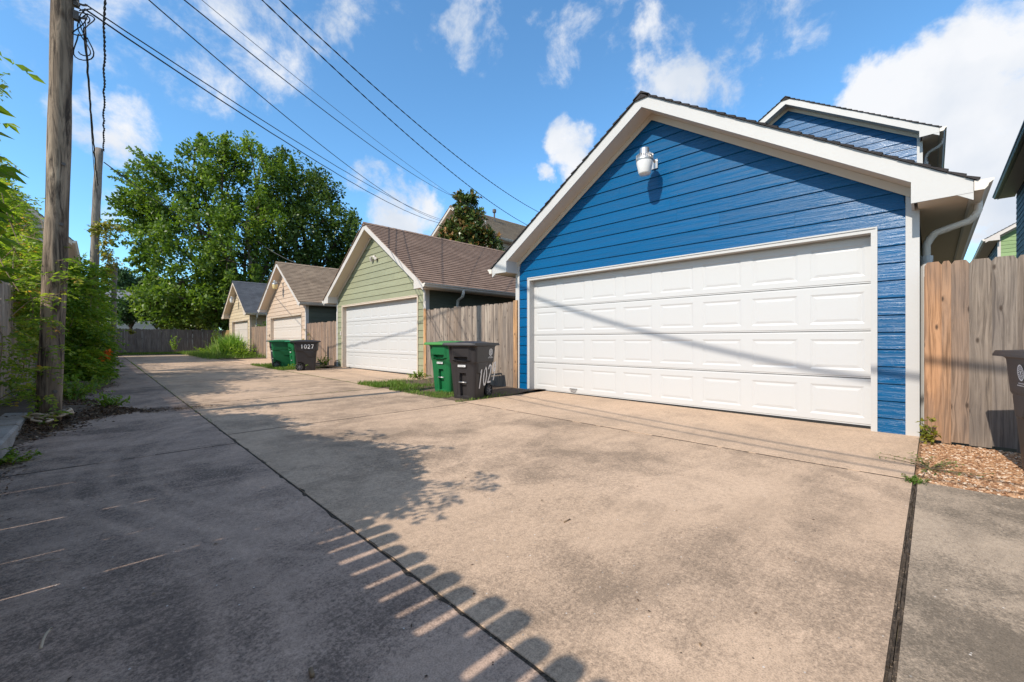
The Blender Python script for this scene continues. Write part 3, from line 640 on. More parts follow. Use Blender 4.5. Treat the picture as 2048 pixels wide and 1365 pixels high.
h2 = house('house', 'further pale house with a low eave just past the first pale house', (-4.6, 32.5, 0), R(90), zA=7.2, slope=.8, hw=3.3, he=3.75, m_wall=M['greybeige'], m_trim=M['creamtrim'], depth=9, m_roof=M['sh_slate'])
h3 = house('house', 'distant house with a plain light grey roof beyond the back fence', (-2.5, 62, 0), 0, zA=6.5, slope=.35, hw=6, he=6.5, zs=4.0, m_wall=M['greybeige'], m_trim=M['offwhite'], depth=12, m_roof=M['sh_grey'], gutters=False)

# ------------------------------------------------------------------ fences
def fence(label, p0, p1, mat, h, pitch=.142, gap=.004, taper=0, z0=None, z1=None, post=True, lean=0, jit=.012, rails=(.28, .95, 1.5), back=1, group=None, end_posts=(), widths=None, pal=None, slits=()):
    """dog-eared pickets from p0 to p1 (their front face on that line); rails and posts behind (side = back)"""
    a, b = Vector((p0[0], p0[1], 0)), Vector((p1[0], p1[1], 0)); L = (b - a).length; d = (b - a) / L; nrm = Vector((-d.y, d.x, 0)) * back
    root = thing('fence', label, 'fence', (a.x, a.y, zg(a.y)), 0, group); o = root.location.copy()
    mb = MB(); s = 0; i = 0
    while s < L - .03:
        if any(s <= t < s + pitch for t in slits): s += .011
        w = widths[i] if widths and i < len(widths) else pitch * random.uniform(.97, 1.03)
        w = min(w, L - s); q = a + d * (s + gap / 2) - o; zz = zg((a + d * s).y) - o.z; top = h + random.uniform(-jit, jit); e = min(.022, w * .25); t = taper / 2 * random.uniform(.8, 1.2); th = .017
        th0 = random.uniform(-.006, .004); r = pal[i] if pal and i < len(pal) else random.random(); ln = lean * random.gauss(0, 1); ww = w - gap; zlow = random.uniform(.0, .03)
        hs = [(0, zlow, 0), (ww, zlow, 0), (ww, top - .33, 0), (ww - t, top - .30, 1), (ww - t, top - .035, 1), (ww - t - e, top, 1), (t + e, top, 1), (t, top - .035, 1), (t, top - .30, 1), (0, top - .33, 0)]
        cup = random.uniform(-.004, .004) if taper else 0
        F = [q + d * (u + ln * z / h) - nrm * (th0 + cup * k) + Vector((0, 0, zz + z)) for u, z, k in hs]; B = [p + nrm * th for p in F]; n = len(F); k = len(mb.v)
        mb.v += [tuple(p) for p in F + B]; fl = back > 0
        f1 = tuple(range(k, k + n)); f2 = tuple(range(k + n, k + 2 * n))
        mb.f += [f1 if fl else f1[::-1], f2[::-1] if fl else f2]; mb.r += [r, r]
        for m in range(n):
            m2 = (m + 1) % n; qd = (k + m, k + n + m, k + n + m2, k + m2); mb.f.append(qd if fl else qd[::-1]); mb.r.append(r)
        s += w; i += 1
    mb.build('picket_panel', mat, root)
    for z in rails:
        mb = MB(); za, zb_ = zg(a.y) - o.z + z, zg(b.y) - o.z + z; q0 = nrm * .027; A = q0; B = b - a + q0
        for zo in (0,):
            P = [A, B, B + nrm * .038, A + nrm * .038]; zz = [za, zb_, zb_, za]
            lo = [(p.x, p.y, z_) for p, z_ in zip(P, zz)]; hi = [(p.x, p.y, z_ + .085) for p, z_ in zip(P, zz)]
            mb.poly(lo); mb.poly(hi[::-1])
            for m in range(4): mb.poly([lo[m], hi[m], hi[(m + 1) % 4], lo[(m + 1) % 4]])
        mb.build('rail', mat, root)
    if post:
        npst = max(2, int(L / 2.4) + 1)
        for k in range(npst):
            q = (b - a) * (k / (npst - 1)) * .985 + d * .04 + nrm * .115; zz = zg((a + q).y) - o.z; mb = MB(); mb.box(q.x - .045, q.x + .045, q.y - .045, q.y + .045, zz - .1, zz + h - .12); mb.build('post', mat, root)
    for side in end_posts:
        q = (a if side == 0 else b) - a + d * (.03 if side == 0 else -.05) - nrm * .012; zz = zg((a + q).y) - o.z; mb = MB(); mb.box(q.x - .012, q.x + .012, q.y - .055, q.y + .055, zz, zz + h + .01); mb.build('end_board', M['cedar'], root)
    return root
fence('grey weathered picket fence between the blue and green garages', (6.07, 5.985), (6.07, 9.40), M['fence'], 1.80, back=-1, end_posts=(0, 1), jit=.02)
fence('mixed orange and grey picket fence at the right of the blue garage', (5.86, .06), (5.86, -4.2), M['fenceR'], 1.77, z0=-.03, gap=-.002, back=1, pitch=.142, jit=.012, widths=[.118, .066, .118, .140, .150, .14, .14], pal=[.02, .14, .42, .85, 1.0, .8, .7])
fence('reddish brown picket fence between the green and tan garages', (6.12, 15.12), (6.12, 18.25), M['fencebr'], 1.72, back=-1, jit=.02, lean=.006)
fence('brown picket fence between the tan and cream garages', (6.15, 24.0), (6.15, 27.25), M['fencebr'], 1.78, back=-1, jit=.02)
fence('old grey picket fence closing the far end of the alley', (-3.5, 37.2), (9.8, 37.2), M['fenceold'], 1.80, back=1, jit=.025, lean=.01)
fence('short orange brown fence left of the cream garage', (6.4, 32.6), (6.4, 36.9), M['cedar'], 1.62, back=-1)
fence('bleached leaning picket fence smothered in vine along the left side', (-.90, -6.0), (-.90, 30), M['fenceleft'], 1.79, pitch=.1285, gap=-.006, taper=.030, back=1, jit=.03, lean=.004, rails=(.28, .74, 1.415), slits=(8.52, 8.98, 9.45, 10.3))

# ------------------------------------------------------------------ wheeled bins
def bin_shape(u, v):
    pass
def bin_body():
    """lofted cart body: front is local -y; returns MB in local coordinates"""
    mb = MB(); H = .915; nz_ = 60; zs_ = [H * k / nz_ for k in range(nz_ + 1)]
    def sec(z):
        t = z / H; w = .215 + .062 * t; yf = -.262 - .066 * t; yr = .262 + .075 * t
        if z > .60: k = min(1, (z - .60) / .02); w += .012 * k; yf -= .008 * k; yr += .01 * k
        if z > .885: w += .012; yf -= .012; yr += .012
        return w, yf, yr
    nf, ns, nc = 36, 20, 5; rows = []
    for z in zs_:
        w, yf, yr = sec(z); rc = .055 if z < .88 else .04; row = []
        def corner(cx, cy, a0):
            for k in range(nc + 1):
                a = a0 + math.pi / 2 * k / nc; row.append([cx + rc * math.cos(a), cy + rc * math.sin(a)])
        corner(-w + rc, yf + rc, math.pi)
        for k in range(1, nf):
            x = (-w + rc) + (2 * w - 2 * rc) * k / nf; y = yf
            if abs(x) < .062 and .06 < z < .43: y += .055 if abs(x) < .055 else .025          # grab bar slot
            elif .06 < z < .56: y += .006 * (abs(x) < .12)
            zb_ = .635 + .55 * x * x                                                      # pouch under the lid
            if z > zb_ and abs(x) < .20: y -= .032 * min(1, (.20 - abs(x)) / .05)
            if .655 < z < .715 and abs(x) < .105 + (z - .655) * .6: y += .065
            row.append([x, y])
        corner(w - rc, yf + rc, 1.5 * math.pi)
        for k in range(1, ns):
            y = (yf + rc) + (yr - yf - 2 * rc) * k / ns; x = w
            if z < .27 and (y - .185) ** 2 + (z - .115) ** 2 < .150 ** 2: x -= .07           # wheel arch
            zl = .60 - .55 * max(0, y + .05 - .0) * 0; x += 0
            if .44 < z < .60 and y < -.06 + (z - .44) * .9: x += .012
            row.append([x, y])
        corner(w - rc, yr - rc, 0)
        for k in range(1, 8): row.append([(w - rc) - (2 * w - 2 * rc) * k / 8, yr])
        corner(-w + rc, yr - rc, math.pi / 2)
        for k in range(1, ns):
            y = (yr - rc) - (yr - yf - 2 * rc) * k / ns; x = -w
            if z < .27 and (y - .185) ** 2 + (z - .115) ** 2 < .150 ** 2: x += .07
            if .44 < z < .60 and y < -.06 + (z - .44) * .9: x -= .012
            row.append([x, y])
        rows.append(row)
    n = len(rows[0])
    for z, row in zip(zs_, rows): mb.v += [(x, y, z) for x, y in row]
    for k in range(nz_):
        for j in range(n): mb.f.append((k * n + j, k * n + (j + 1) % n, (k + 1) * n + (j + 1) % n, (k + 1) * n + j)); mb.r.append(.5)
    mb.f.append(tuple(range(n))[::-1]); mb.r.append(.5)
    mb.f.append(tuple(range(nz_ * n, nz_ * n + n))); mb.r.append(.5)
    return mb
def side_pt(sx, y, z, off=.004):      # point on a side wall of the bin (sx = +-1)
    t = z / .915; w = .215 + .062 * t + (.012 * min(1, max(0, (z - .60) / .02)))
    if .44 < z < .60 and y < -.06 + (z - .44) * .9: w += .012
    return Vector((sx * (w + off), y, z))
def ribbon(mb, pts, wd, sx, off=.004):
    for (y0, z0), (y1, z1) in zip(pts[:-1], pts[1:]):
        d = Vector((y1 - y0, z1 - z0)); L = d.length
        if L < 1e-5: continue
        n = Vector((-d.y, d.x)) / L * wd / 2; e = d / L * wd * .3
        q = [side_pt(sx, y0 - e.x + n.x, z0 - e.y + n.y, off), side_pt(sx, y1 + e.x + n.x, z1 + e.y + n.y, off), side_pt(sx, y1 + e.x - n.x, z1 + e.y - n.y, off), side_pt(sx, y0 - e.x - n.x, z0 - e.y - n.y, off)]
        mb.poly(q); off += .00004
DIG = {'1': [[(.35, .85), (.5, 1), (.5, 0)]], '0': [[(.5 + .32 * math.sin(a * math.pi / 8), .5 + .5 * math.cos(a * math.pi / 8)) for a in range(17)]],
       '2': [[(.2, .78), (.3, .94), (.5, 1), (.7, .94), (.78, .75), (.68, .52), (.2, .0), (.82, .0)]],
       '7': [[(.18, 1), (.82, 1), (.42, 0)]], '9': [[(.75, .72), (.6, .52), (.35, .55), (.22, .75), (.32, .95), (.55, 1), (.74, .9), (.75, .7), (.68, .3), (.45, 0)]]}
def lettering(mb, s, y0, z0, cw, ch, wd, sx, dirn, slant=0, drop=0, wob=0):
    for k, c in enumerate(s):
        for st in DIG[c]:
            ribbon(mb, [(y0 + dirn * (k * cw + u * cw * .95 + slant * v * ch) + random.uniform(-wob, wob), z0 + v * ch + drop * k + random.uniform(-wob, wob)) for u, v in st], wd, sx)
BODY = bin_body()
bm_smooth = None
proto = {}
def wheeled_bin(label, loc, rz, body, lid, number=None, num_side=1, style='spray', seal=True, tagplate=True, seal_y=.16):
    root = thing('wheeled_bin', label, 'bin', loc, rz, 'wheeled bins along the alley')
    key = body.name
    if 'b' not in proto:
        o = BODY.build('body', body, root); proto['b'] = o.data
        o.data.polygons.foreach_set('use_smooth', [len(p.vertices) == 4 for p in o.data.polygons])
        mod = None
    else:
        me = proto['b'].copy(); me.materials[0] = body; o = bpy.data.objects.new('body', me); COL.objects.link(o); o.parent = root
    es = o.modifiers.new('edge', 'EDGE_SPLIT'); es.split_angle = R(32)
    # lid: shallow dome with a skirt, two ribs and a front lip
    mb = MB(); n = 14
    def lid_z(x, y): return .945 + .022 * (1 - (x / .32) ** 2) * (1 - ((y) / .42) ** 2) + (.010 if (abs(x) < .16 and abs(y) < .22) else 0)
    X = [-.318 + .636 * k / n for k in range(n + 1)]; Y = [-.402 + .78 * k / n for k in range(n + 1)]
    for i in range(n):
        for j in range(n): mb.poly([(X[i], Y[j], lid_z(X[i], Y[j])), (X[i + 1], Y[j], lid_z(X[i + 1], Y[j])), (X[i + 1], Y[j + 1], lid_z(X[i + 1], Y[j + 1])), (X[i], Y[j + 1], lid_z(X[i], Y[j + 1]))], .5)
    for (xa, ya), (xb_, yb_) in ((( -.318, -.402), (.318, -.402)), ((.318, -.402), (.318, .378)), ((.318, .378), (-.318, .378)), ((-.318, .378), (-.318, -.402))):
        for k in range(n):
            p = (xa + (xb_ - xa) * k / n, ya + (yb_ - ya) * k / n); q = (xa + (xb_ - xa) * (k + 1) / n, ya + (yb_ - ya) * (k + 1) / n)
            g = 1.035; mb.poly([(p[0] * g, p[1] * g, .917), (q[0] * g, q[1] * g, .917), (q[0], q[1], lid_z(*q)), (p[0], p[1], lid_z(*p))], .5)
            mb.poly([(p[0] * g, p[1] * g, .90), (q[0] * g, q[1] * g, .90), (q[0] * g, q[1] * g, .917), (p[0] * g, p[1] * g, .917)], .5)
    mb.poly([(-.325, -.41, .902), (-.325, .385, .902), (.325, .385, .902), (.325, -.41, .902)], .5)
    mb.build('lid', lid, root)
    mb = MB(); mb.tube([(-.24, .36, .90), (-.24, .43, .925), (-.2, .44, .93), (.2, .44, .93), (.24, .43, .925), (.24, .36, .90)], .016, 8); mb.build('handle', body, root, smooth=True)
    mb = MB(); mb.tube([(-.075, -.288, .285), (.075, -.288, .285)], .012, 10); mb.build('catch_bar', M['metal'], root, smooth=True)
    for sx in (-1, 1):
        mb = MB(); c = Vector((sx * .215, .195, .118)); prof = []
        for k in range(9):
            a = math.pi * 2 * k / 8; prof.append((.10 + .018 * math.cos(a), .026 * math.sin(a)))
        N_ = 28
        for k in range(N_):
            a0, a1 = 2 * math.pi * k / N_, 2 * math.pi * (k + 1) / N_
            for (r0, x0), (r1, x1) in zip(prof[:-1], prof[1:]):
                mb.poly([c + Vector((x0, r0 * math.cos(a0), r0 * math.sin(a0))), c + Vector((x0, r0 * math.cos(a1), r0 * math.sin(a1))), c + Vector((x1, r1 * math.cos(a1), r1 * math.sin(a1))), c + Vector((x1, r1 * math.cos(a0), r1 * math.sin(a0)))], .5)
        w = mb.build('wheel', M['rubber'], root); mb = MB()
        for k in range(8):
            q = Matrix.Translation(c) @ Matrix.Rotation(2 * math.pi * k / 8, 4, 'X'); mb.box(-.012, .012, -.009, .009, .02, .088, M=q)
        mb.tube([c - Vector((.02, 0, 0)), c + Vector((.02, 0, 0))], .026, 14)
        mb.build('rim', M['hub'], w)
    if tagplate:
        mb = MB(); mb.box(-.075, .075, -.3225, -.3195, .545, .578); pl = mb.build('serial_plate', M['stencil'], root)
        mb = MB()
        for k in range(9): mb.box(-.062 + k * .0145, -.054 + k * .0145 + random.uniform(-.003, .002), -.3240, -.3227, .553, .570)
        mb.build('print', M['rubber'], pl)
    if seal:
        mb = MB(); s = num_side; cy_, cz = (seal_y, .785)
        for ra, rb in ((.050, .061), (.0, .012), (.026, .031)):
            for k in range(32):
                a0, a1 = 2 * math.pi * k / 32, 2 * math.pi * (k + 1) / 32
                mb.poly([side_pt(s, cy_ + r_ * math.cos(a), cz + r_ * math.sin(a)) for r_, a in ((ra, a0), (rb, a0), (rb, a1), (ra, a1))])
        for k in range(16):
            a = 2 * math.pi * k / 16; ribbon(mb, [(cy_ + .036 * math.cos(a), cz + .036 * math.sin(a)), (cy_ + .045 * math.cos(a), cz + .045 * math.sin(a))], .008, s)
        for a in (.6, 1.6, 2.6, 4.2, 5.2): ribbon(mb, [(cy_ + .012 * math.cos(a), cz + .012 * math.sin(a)), (cy_ + .026 * math.cos(a), cz + .026 * math.sin(a))], .006, s)
        for z_, w_ in ((.705, .055), (.688, .085)):
            y = cy_ - w_
            while y < cy_ + w_:
                l_ = random.uniform(.006, .014); ribbon(mb, [(y, z_), (min(y + l_, cy_ + w_), z_)], .0075, s); y += l_ + .010
        mb.build('emblem', M['stencil'], root)
    if number:
        mb = MB(); s = num_side
        if style == 'spray': lettering(mb, number, number_y[0], number_y[1], .15, .30, .032, s, 1 if s > 0 else -1, .06, .035, .006)
        else: lettering(mb, number, *(( -.205, .735) if s > 0 else (.17, .705)), .098, .115, .020, s, 1 if s > 0 else -1)
        mb.build('number', M['spray'] if style == 'spray' else M['stencil'], root)
    return root
number_y = (-.20, .19)
# front faces local -y.  rz=-90: front towards -x (the alley); its +x side then faces -y (the camera)
wheeled_bin('charcoal bin with sprayed white number and round white emblem by the blue garage', (4.60, 5.63, .022), R(-72), M['binblack'], M['binblack'], '1029', 1, 'spray')
wheeled_bin('green bin with lime lid standing just behind the charcoal bin by the blue garage', (4.88, 6.60, .028), R(-80), M['bingreen'], M['binlime'], '1029', 1, 'spray')
wheeled_bin('charcoal bin stencilled 1027 in front of the brown fence', (4.74, 14.2, .062), R(72), M['binblack'], M['binblack'], '1027', -1, 'stencil', seal=False, tagplate=False)
wheeled_bin('green bin squeezed directly behind the 1027 bin, its slotted front to the alley', (4.87, 15.12, .066), R(-92), M['bingreen'], M['bingreen'], None, 1, seal=False)
wheeled_bin('green bin second from the far end of the four bins by the tan garage', (4.55, 15.95, .07), R(74), M['bingreen'], M['bingreen'], None, 1, seal=False, tagplate=False)
wheeled_bin('dark navy bin farthest of the four bins by the tan garage', (4.78, 16.9, .075), R(-88), M['bindark'], M['bindark'], None, 1, seal=False)
wheeled_bin('charcoal bin cut off by the right edge, on the wood chips', (4.88, -.735, -.02), R(99), M['binblack'], M['binblack'], None, 1, seal=True, tagplate=False, seal_y=.0)

# ------------------------------------------------------------------ poles, cables
def pole(label, base, top, r0, r1, mat, seg=26, bend=.0, base_z=None):
    root = thing('utility_pole', label, 'utility pole', base, 0, None); a = Vector(base); b = Vector(top)
    pts = []; rad = []
    for k in range(seg + 1):
        t = k / seg; p = (b - a) * t; p += Vector((math.sin(t * 7) * .012 + bend * math.sin(t * 3.14), math.cos(t * 5.3) * .010, 0)); pts.append(p); rad.append(r0 + (r1 - r0) * t + .0035 * math.sin(t * 40) + random.uniform(-.002, .002))
    mb = MB(); mb.tube(pts, rad, 28); mb.build('shaft', mat, root, smooth=True)
    return root
PB, PT = Vector((-.42, 7.19, .02)), Vector((-.19, 7.19, 9.3))
p1 = pole('weathered brown utility pole at the near left with a hose round its foot', tuple(PB), tuple(PT), .104, .088, M['pole'])
mb = MB()        # hardware and cable tangle fixed near the top of the picture
def on_pole(z): return PB.lerp(PT, (z - PB.z) / (PT.z - PB.z)) - PB
for z in (4.86, 5.02, 5.35, 7.2, 8.1):
    q = on_pole(z); mb.tube([q + Vector((.06, -.02, 0)), q + Vector((.16, -.03, .0)), q + Vector((.20, -.03, .02))], .012, 8); mb.box(q.x + .08, q.x + .13, q.y - .06, q.y + .0, q.z - .05, q.z + .05)
    mb.build('bracket', M['gutterdark'], p1); mb = MB()
for k in range(6):
    mb = MB(); q = on_pole(4.95 - .05 * k); pts = []
    for j in range(16):
        t = j / 15; a = k * 1.3 + t * 5.2; pts.append(q + Vector((.13 + .07 * t + .10 * math.sin(a) * math.sin(t * 3.1), -.06 + .06 * math.cos(a * 1.1), .30 * math.sin(t * 3.1 + k * .2) * (-1 if k % 2 else .6) - .35 * t * (k % 3 == 0))))
    mb.tube(pts, .0065, 6); mb.build('cable_loop', M['cable'], p1, smooth=True)
mb = MB(); q0 = on_pole(2.0)
for z in (.42, 2.35, 3.05):
    mb = MB(); mb.tube([on_pole(z) + Vector((.05, -.085, 0)), on_pole(z) + Vector((.055, -.108, 0))], .018, 10); mb.build('bolt', M['gutterdark'], p1)
P2T = Vector((.0, 16.0, 6.25))
p2 = pole('thinner grey utility pole behind the hedge with yellowing vine', (-.16, 16.0, .05), tuple(P2T), .105, .08, M['polegrey'])
P3 = at(497, 470, 33.5); p3 = pole('dark slim utility pole in the shade of the big tree', tuple(at(510, 640, 33.5)), tuple(at(494, 440, 33.5)), .15, .11, M['polegrey'])
p4 = pole('short dark post standing just past the vine covered pole', (.42, 25, .1), (.50, 25, 4.4), .09, .085, M['gutterdark'])
def cable(label, a, b, sag, r, mat=M['cable'], wob=0, n=40, mid=None, twist=False):
    a, b = Vector(a), Vector(b); pts = []
    for k in range(n + 1):
        t = k / n; p = a.lerp(b, t); p.z -= sag * 4 * t * (1 - t)
        if wob: p += Vector((random.uniform(-wob, wob), random.uniform(-wob, wob), random.uniform(-wob, wob)))
        pts.append(p)
    mb = MB()
    if twist:
        for ph in (0, math.pi):
            q = []; m = n * 6
            for k in range(m + 1):
                t = k / m * n; i = min(int(t), n - 1); p = pts[i].lerp(pts[i + 1], t - i); aa = k * .9 + ph; q.append(p + Vector((math.cos(aa), 0, math.sin(aa))) * r * .8)
            mb.tube(q, r * .75, 5)
    else: mb.tube(pts, r, 6)
    o = mb.build('overhead_cable', mat, None, smooth=True); return tag(o, label, 'cable', 'overhead cables')
PW = lambda z: PB + on_pole(z) + Vector((.18, -.03, 0))
hx = lambda px, py, X: at(px, py, 0) + ray(px, py) * (X / ray(px, py).x)     # where a sight line meets the plane x = X
cable('lower of the two paired black cables from the near pole to the tan house', PW(4.98), hx(884, 447, 14.86), .42, .011, wob=.004)
cable('upper of the two paired black cables from the near pole to the tan house', PW(5.04), hx(886, 440, 14.86), .33, .009, wob=.004)
cable('thin cable that joins the paired cables halfway to the tan house', PW(5.75), hx(887, 443, 14.86), .58, .009)
cable('dark cable passing above the big tree towards the magnolia', PW(6.05), hx(912, 395, 15.0), .38, .010)
cable('very thin grey cable highest over the big tree', PW(6.25), hx(1012, 452, 15.6), .42, .005, M['cablegrey'])
cable('left one of the two thick twisted cables crossing to the blue garage roof', PW(7.15), hx(1058, 452, 14.5), .50, .010, twist=True)
cable('right one of the two thick twisted cables crossing to the blue garage roof', PW(7.30), hx(1085, 428, 14.5), .52, .010, twist=True)
cable('wavy black twisted cable running straight down to the top of the far grey pole', PW(7.35) + Vector((.12, 0, 0)), P2T + Vector((.09, -.05, -.05)), .12, .014, wob=.012, twist=True)
cable('black cable from the tangle on the near pole down to the far grey pole', PW(4.75), (-.02, 15.88, 5.2), .18, .013, wob=.006)
cable('thin second strand beside the cable down to the far grey pole', PW(4.9), (-.05, 15.86, 5.0), .30, .006)
cable('cable from the far grey pole sloping right into the big tree', P2T + Vector((.1, 0, -.35)), (12, 42, 7.4), .55, .014)
cable('upper pale cable in front of the dark tree over the tan garage roof', P3 + Vector((0, 0, .1)), hx(592, 526, 10), .22, .016, M['cablegrey'])
cable('lower pale cable in front of the dark tree over the cream garage roof', at(400, 530, 30), hx(500, 563, 9), .25, .013, M['cablegrey'])
cable('thick cable bundle overhead whose soft shadow crosses the white garage door', PB + on_pole(8.27), (-.4, -14, 8.1), 2.1, .026)
cable('overhead cable whose shadow crosses the apron of the blue garage', PB + on_pole(5.5), (-.6, -12, 5.0), .85, .016)
cable('lower overhead cable whose faint shadow crosses the apron of the blue garage', PB + on_pole(5.15), (-.6, -12, 4.8), .80, .013)
# hose coiled round the pole foot
mb = MB()
for r_, dz, a0, a1 in ((.165, .035, -2.6, 1.4), (.20, .028, -2.8, 1.1), (.19, .055, -2.2, .9)):
    mb.tube([(r_ * math.cos(a0 + (a1 - a0) * k / 24), r_ * math.sin(a0 + (a1 - a0) * k / 24), dz + .01 * math.sin(k)) for k in range(25)], .014, 8)
mb.tube([(-.1, -.18, .03), (-.02, -.30, .02), (.06, -.42, .015), (.02, -.52, .012)], .012, 8); mb.tube([(-.1, -.2, .03), (-.10, -.34, .02), (-.02, -.46, .012)], .012, 8)
ho = mb.build('hose', M['hose'], None, smooth=True); ho.location = (-.42, 7.19, .125); tag(ho, 'tan hose coiled on the soil round the foot of the near pole', 'hose')

# ------------------------------------------------------------------ foliage
def unit(a): return a / np.maximum(np.linalg.norm(a, axis=-1, keepdims=True), 1e-9)
class Leaves:
    def __init__(s): s.P = []; s.D = []; s.N = []; s.L = []; s.W = []; s.R = []
    def add(s, P, D, N, L, W, Rr):
        n = len(P); s.P.append(np.asarray(P, float)); s.D.append(unit(np.asarray(D, float))); s.N.append(np.asarray(N, float))
        s.L.append(np.broadcast_to(L, (n,)).astype(float)); s.W.append(np.broadcast_to(W, (n,)).astype(float)); s.R.append(np.broadcast_to(Rr, (n,)).astype(float))
    def build(s, name, mat, parent=None, fold=.18, off=(0, 0, 0)):
        P = np.concatenate(s.P); D = np.concatenate(s.D); N = np.concatenate(s.N); L = np.concatenate(s.L)[:, None]; W_ = np.concatenate(s.W)[:, None]; r = np.clip(np.concatenate(s.R), 0, 1)
        S = unit(np.cross(D, N)); N2 = np.cross(S, D); mid = P + D * L * .45
        V = np.stack([P, mid + S * W_ / 2 + N2 * W_ * fold, P + D * L - N2 * L * .08, mid - S * W_ / 2 + N2 * W_ * fold], 1).reshape(-1, 3) - np.array(off)
        Q = np.arange(len(V)).reshape(-1, 4); return quads(name, V, Q, r, mat, parent)
def rdir(n, up=0.0):
    d = rng.normal(size=(n, 3)); d[:, 2] += up; return unit(d)
def clump(lv, c, rad, n, L, out=None, stretch=1.0, r0=.5, dr=.3, droop=0.0):
    """a tuft of leaves around c, denser towards its shell"""
    u = rdir(n); rr = rng.random(n) ** .45; P = np.array(c) + u * rr[:, None] * np.array([rad, rad, rad * stretch])
    D = unit(u * .8 + rdir(n) * .8 + np.array([0, 0, .25 - droop])); N = unit(u * .7 + np.array([0, 0, .8]) + rdir(n) * .6)
    l = L * rng.uniform(.7, 1.3, n); lv.add(P, D, N, l, l * rng.uniform(.5, .75, n), r0 + dr * rng.normal(size=n) * .6)
def pinnate(lv, p, d, L, pairs, ll, r0=.5, wide=.45, droop=.5):
    """compound leaf: leaflets in pairs along a drooping stalk"""
    p = np.array(p, float); d = np.array(d, float); d /= np.linalg.norm(d); side = np.cross(d, (0, 0, 1)); side /= max(np.linalg.norm(side), 1e-6); up = np.cross(side, d)
    t = np.linspace(.25, 1, pairs); C = p + d * (t * L)[:, None]; C[:, 2] -= droop * L * t ** 2
    for sg in (-1, 1):
        D = side * sg * .9 + d * .55 - np.array([0, 0, .25]) + rng.normal(size=(pairs, 3)) * .18
        lv.add(C, D, np.tile(up, (pairs, 1)) + rng.normal(size=(pairs, 3)) * .7, ll * rng.uniform(.8, 1.2, pairs), ll * wide, r0 + rng.normal(size=pairs) * .06)
    lv.add(C[-1:], [d - np.array([0, 0, .5])], [up + rng.normal(size=3) * .3], ll * 1.15, ll * wide, r0)
def limb(mb, a, b, r0, r1, n=8, bow=.1, sides=8):
    a, b = Vector(a), Vector(b); q = Vector((random.uniform(-1, 1), random.uniform(-1, 1), random.uniform(-.3, .6))) * (b - a).length * bow; pts = []; rr = []
    for k in range(n + 1):
        t = k / n; pts.append(a.lerp(b, t) + q * math.sin(math.pi * t)); rr.append(r0 + (r1 - r0) * t)
    mb.tube(pts, rr, sides, caps=False); return pts
def img_off(d, dpx, dpy, dd=0.0):           # metres: offset seen as (dpx, dpy) photo pixels at depth d
    return Vector((CC, -CS, 0)) * (dpx * d / 834) + Vector((0, 0, -1)) * (dpy * d / 834) + Vector((CS, CC, 0)) * dd
def tree(label, base, blobs, mat, nclump, nleaf, L, crad, trunk_r, depth_spread=1.0, fork=.4, shoots=None, stretch=1.25, bark=None, group=None, cat='tree', name='tree', r_mean=.45):
    root = thing(name, label, cat, tuple(base), 0, group); o = Vector(base); lv = Leaves(); mb = MB()
    top = Vector(base) + Vector((0, 0, fork)); limb(mb, (0, 0, -.2), top - o, trunk_r, trunk_r * .75, 10, .03, 12)
    for c, r in blobs:
        c = Vector(c); p = limb(mb, top - o, c - o, trunk_r * .5, trunk_r * .14, 10, .1)
        n = max(4, int(nclump * (r / 2.0) ** 2)); tone = random.gauss(0, .06)
        for k in range(n):
            u = Vector((random.gauss(0, 1), random.gauss(0, 1), random.gauss(0, 1) + .15)).normalized(); f = random.random() ** .33; q = c + Vector((u.x * r, u.y * r * depth_spread, u.z * r)) * f
            if k % 3 == 0: limb(mb, c - o, q - o, trunk_r * .12, .012, 4, .1, 5)
            s = crad * random.uniform(.65, 1.25); clump(lv, q, s, int(nleaf * random.uniform(.6, 1.3)), L, stretch=stretch * random.uniform(.8, 1.4), r0=r_mean + tone + random.gauss(0, .12), dr=.25)
    if shoots:
        for a, b in shoots:
            pts = limb(mb, Vector(a) - o, Vector(b) - o, .035, .006, 14, .05, 5)
            for k in range(1, len(pts)):
                for t in (0, .25, .5, .75):
                    P = np.array(pts[k - 1].lerp(pts[k], t) + o); ax = np.array((pts[k] - pts[k - 1]).normalized()); n = 5 if k < 9 else 3
                    D = ax * .6 + rng.normal(size=(n, 3)) * .6 - np.array([0, 0, .15]); lv.add(np.tile(P, (n, 1)) + rng.normal(size=(n, 3)) * (.16 if k < 8 else .03), D, np.tile([0, 0, 1.], (n, 1)) + rng.normal(size=(n, 3)) * .4, L * rng.uniform(.7, 1.1, n), L * .55, r_mean + .12 + rng.normal(size=n) * .15)
    mb.build('trunk', bark or M['bark'], root, smooth=True); lv.build('crown', mat, root, off=tuple(o)); return root

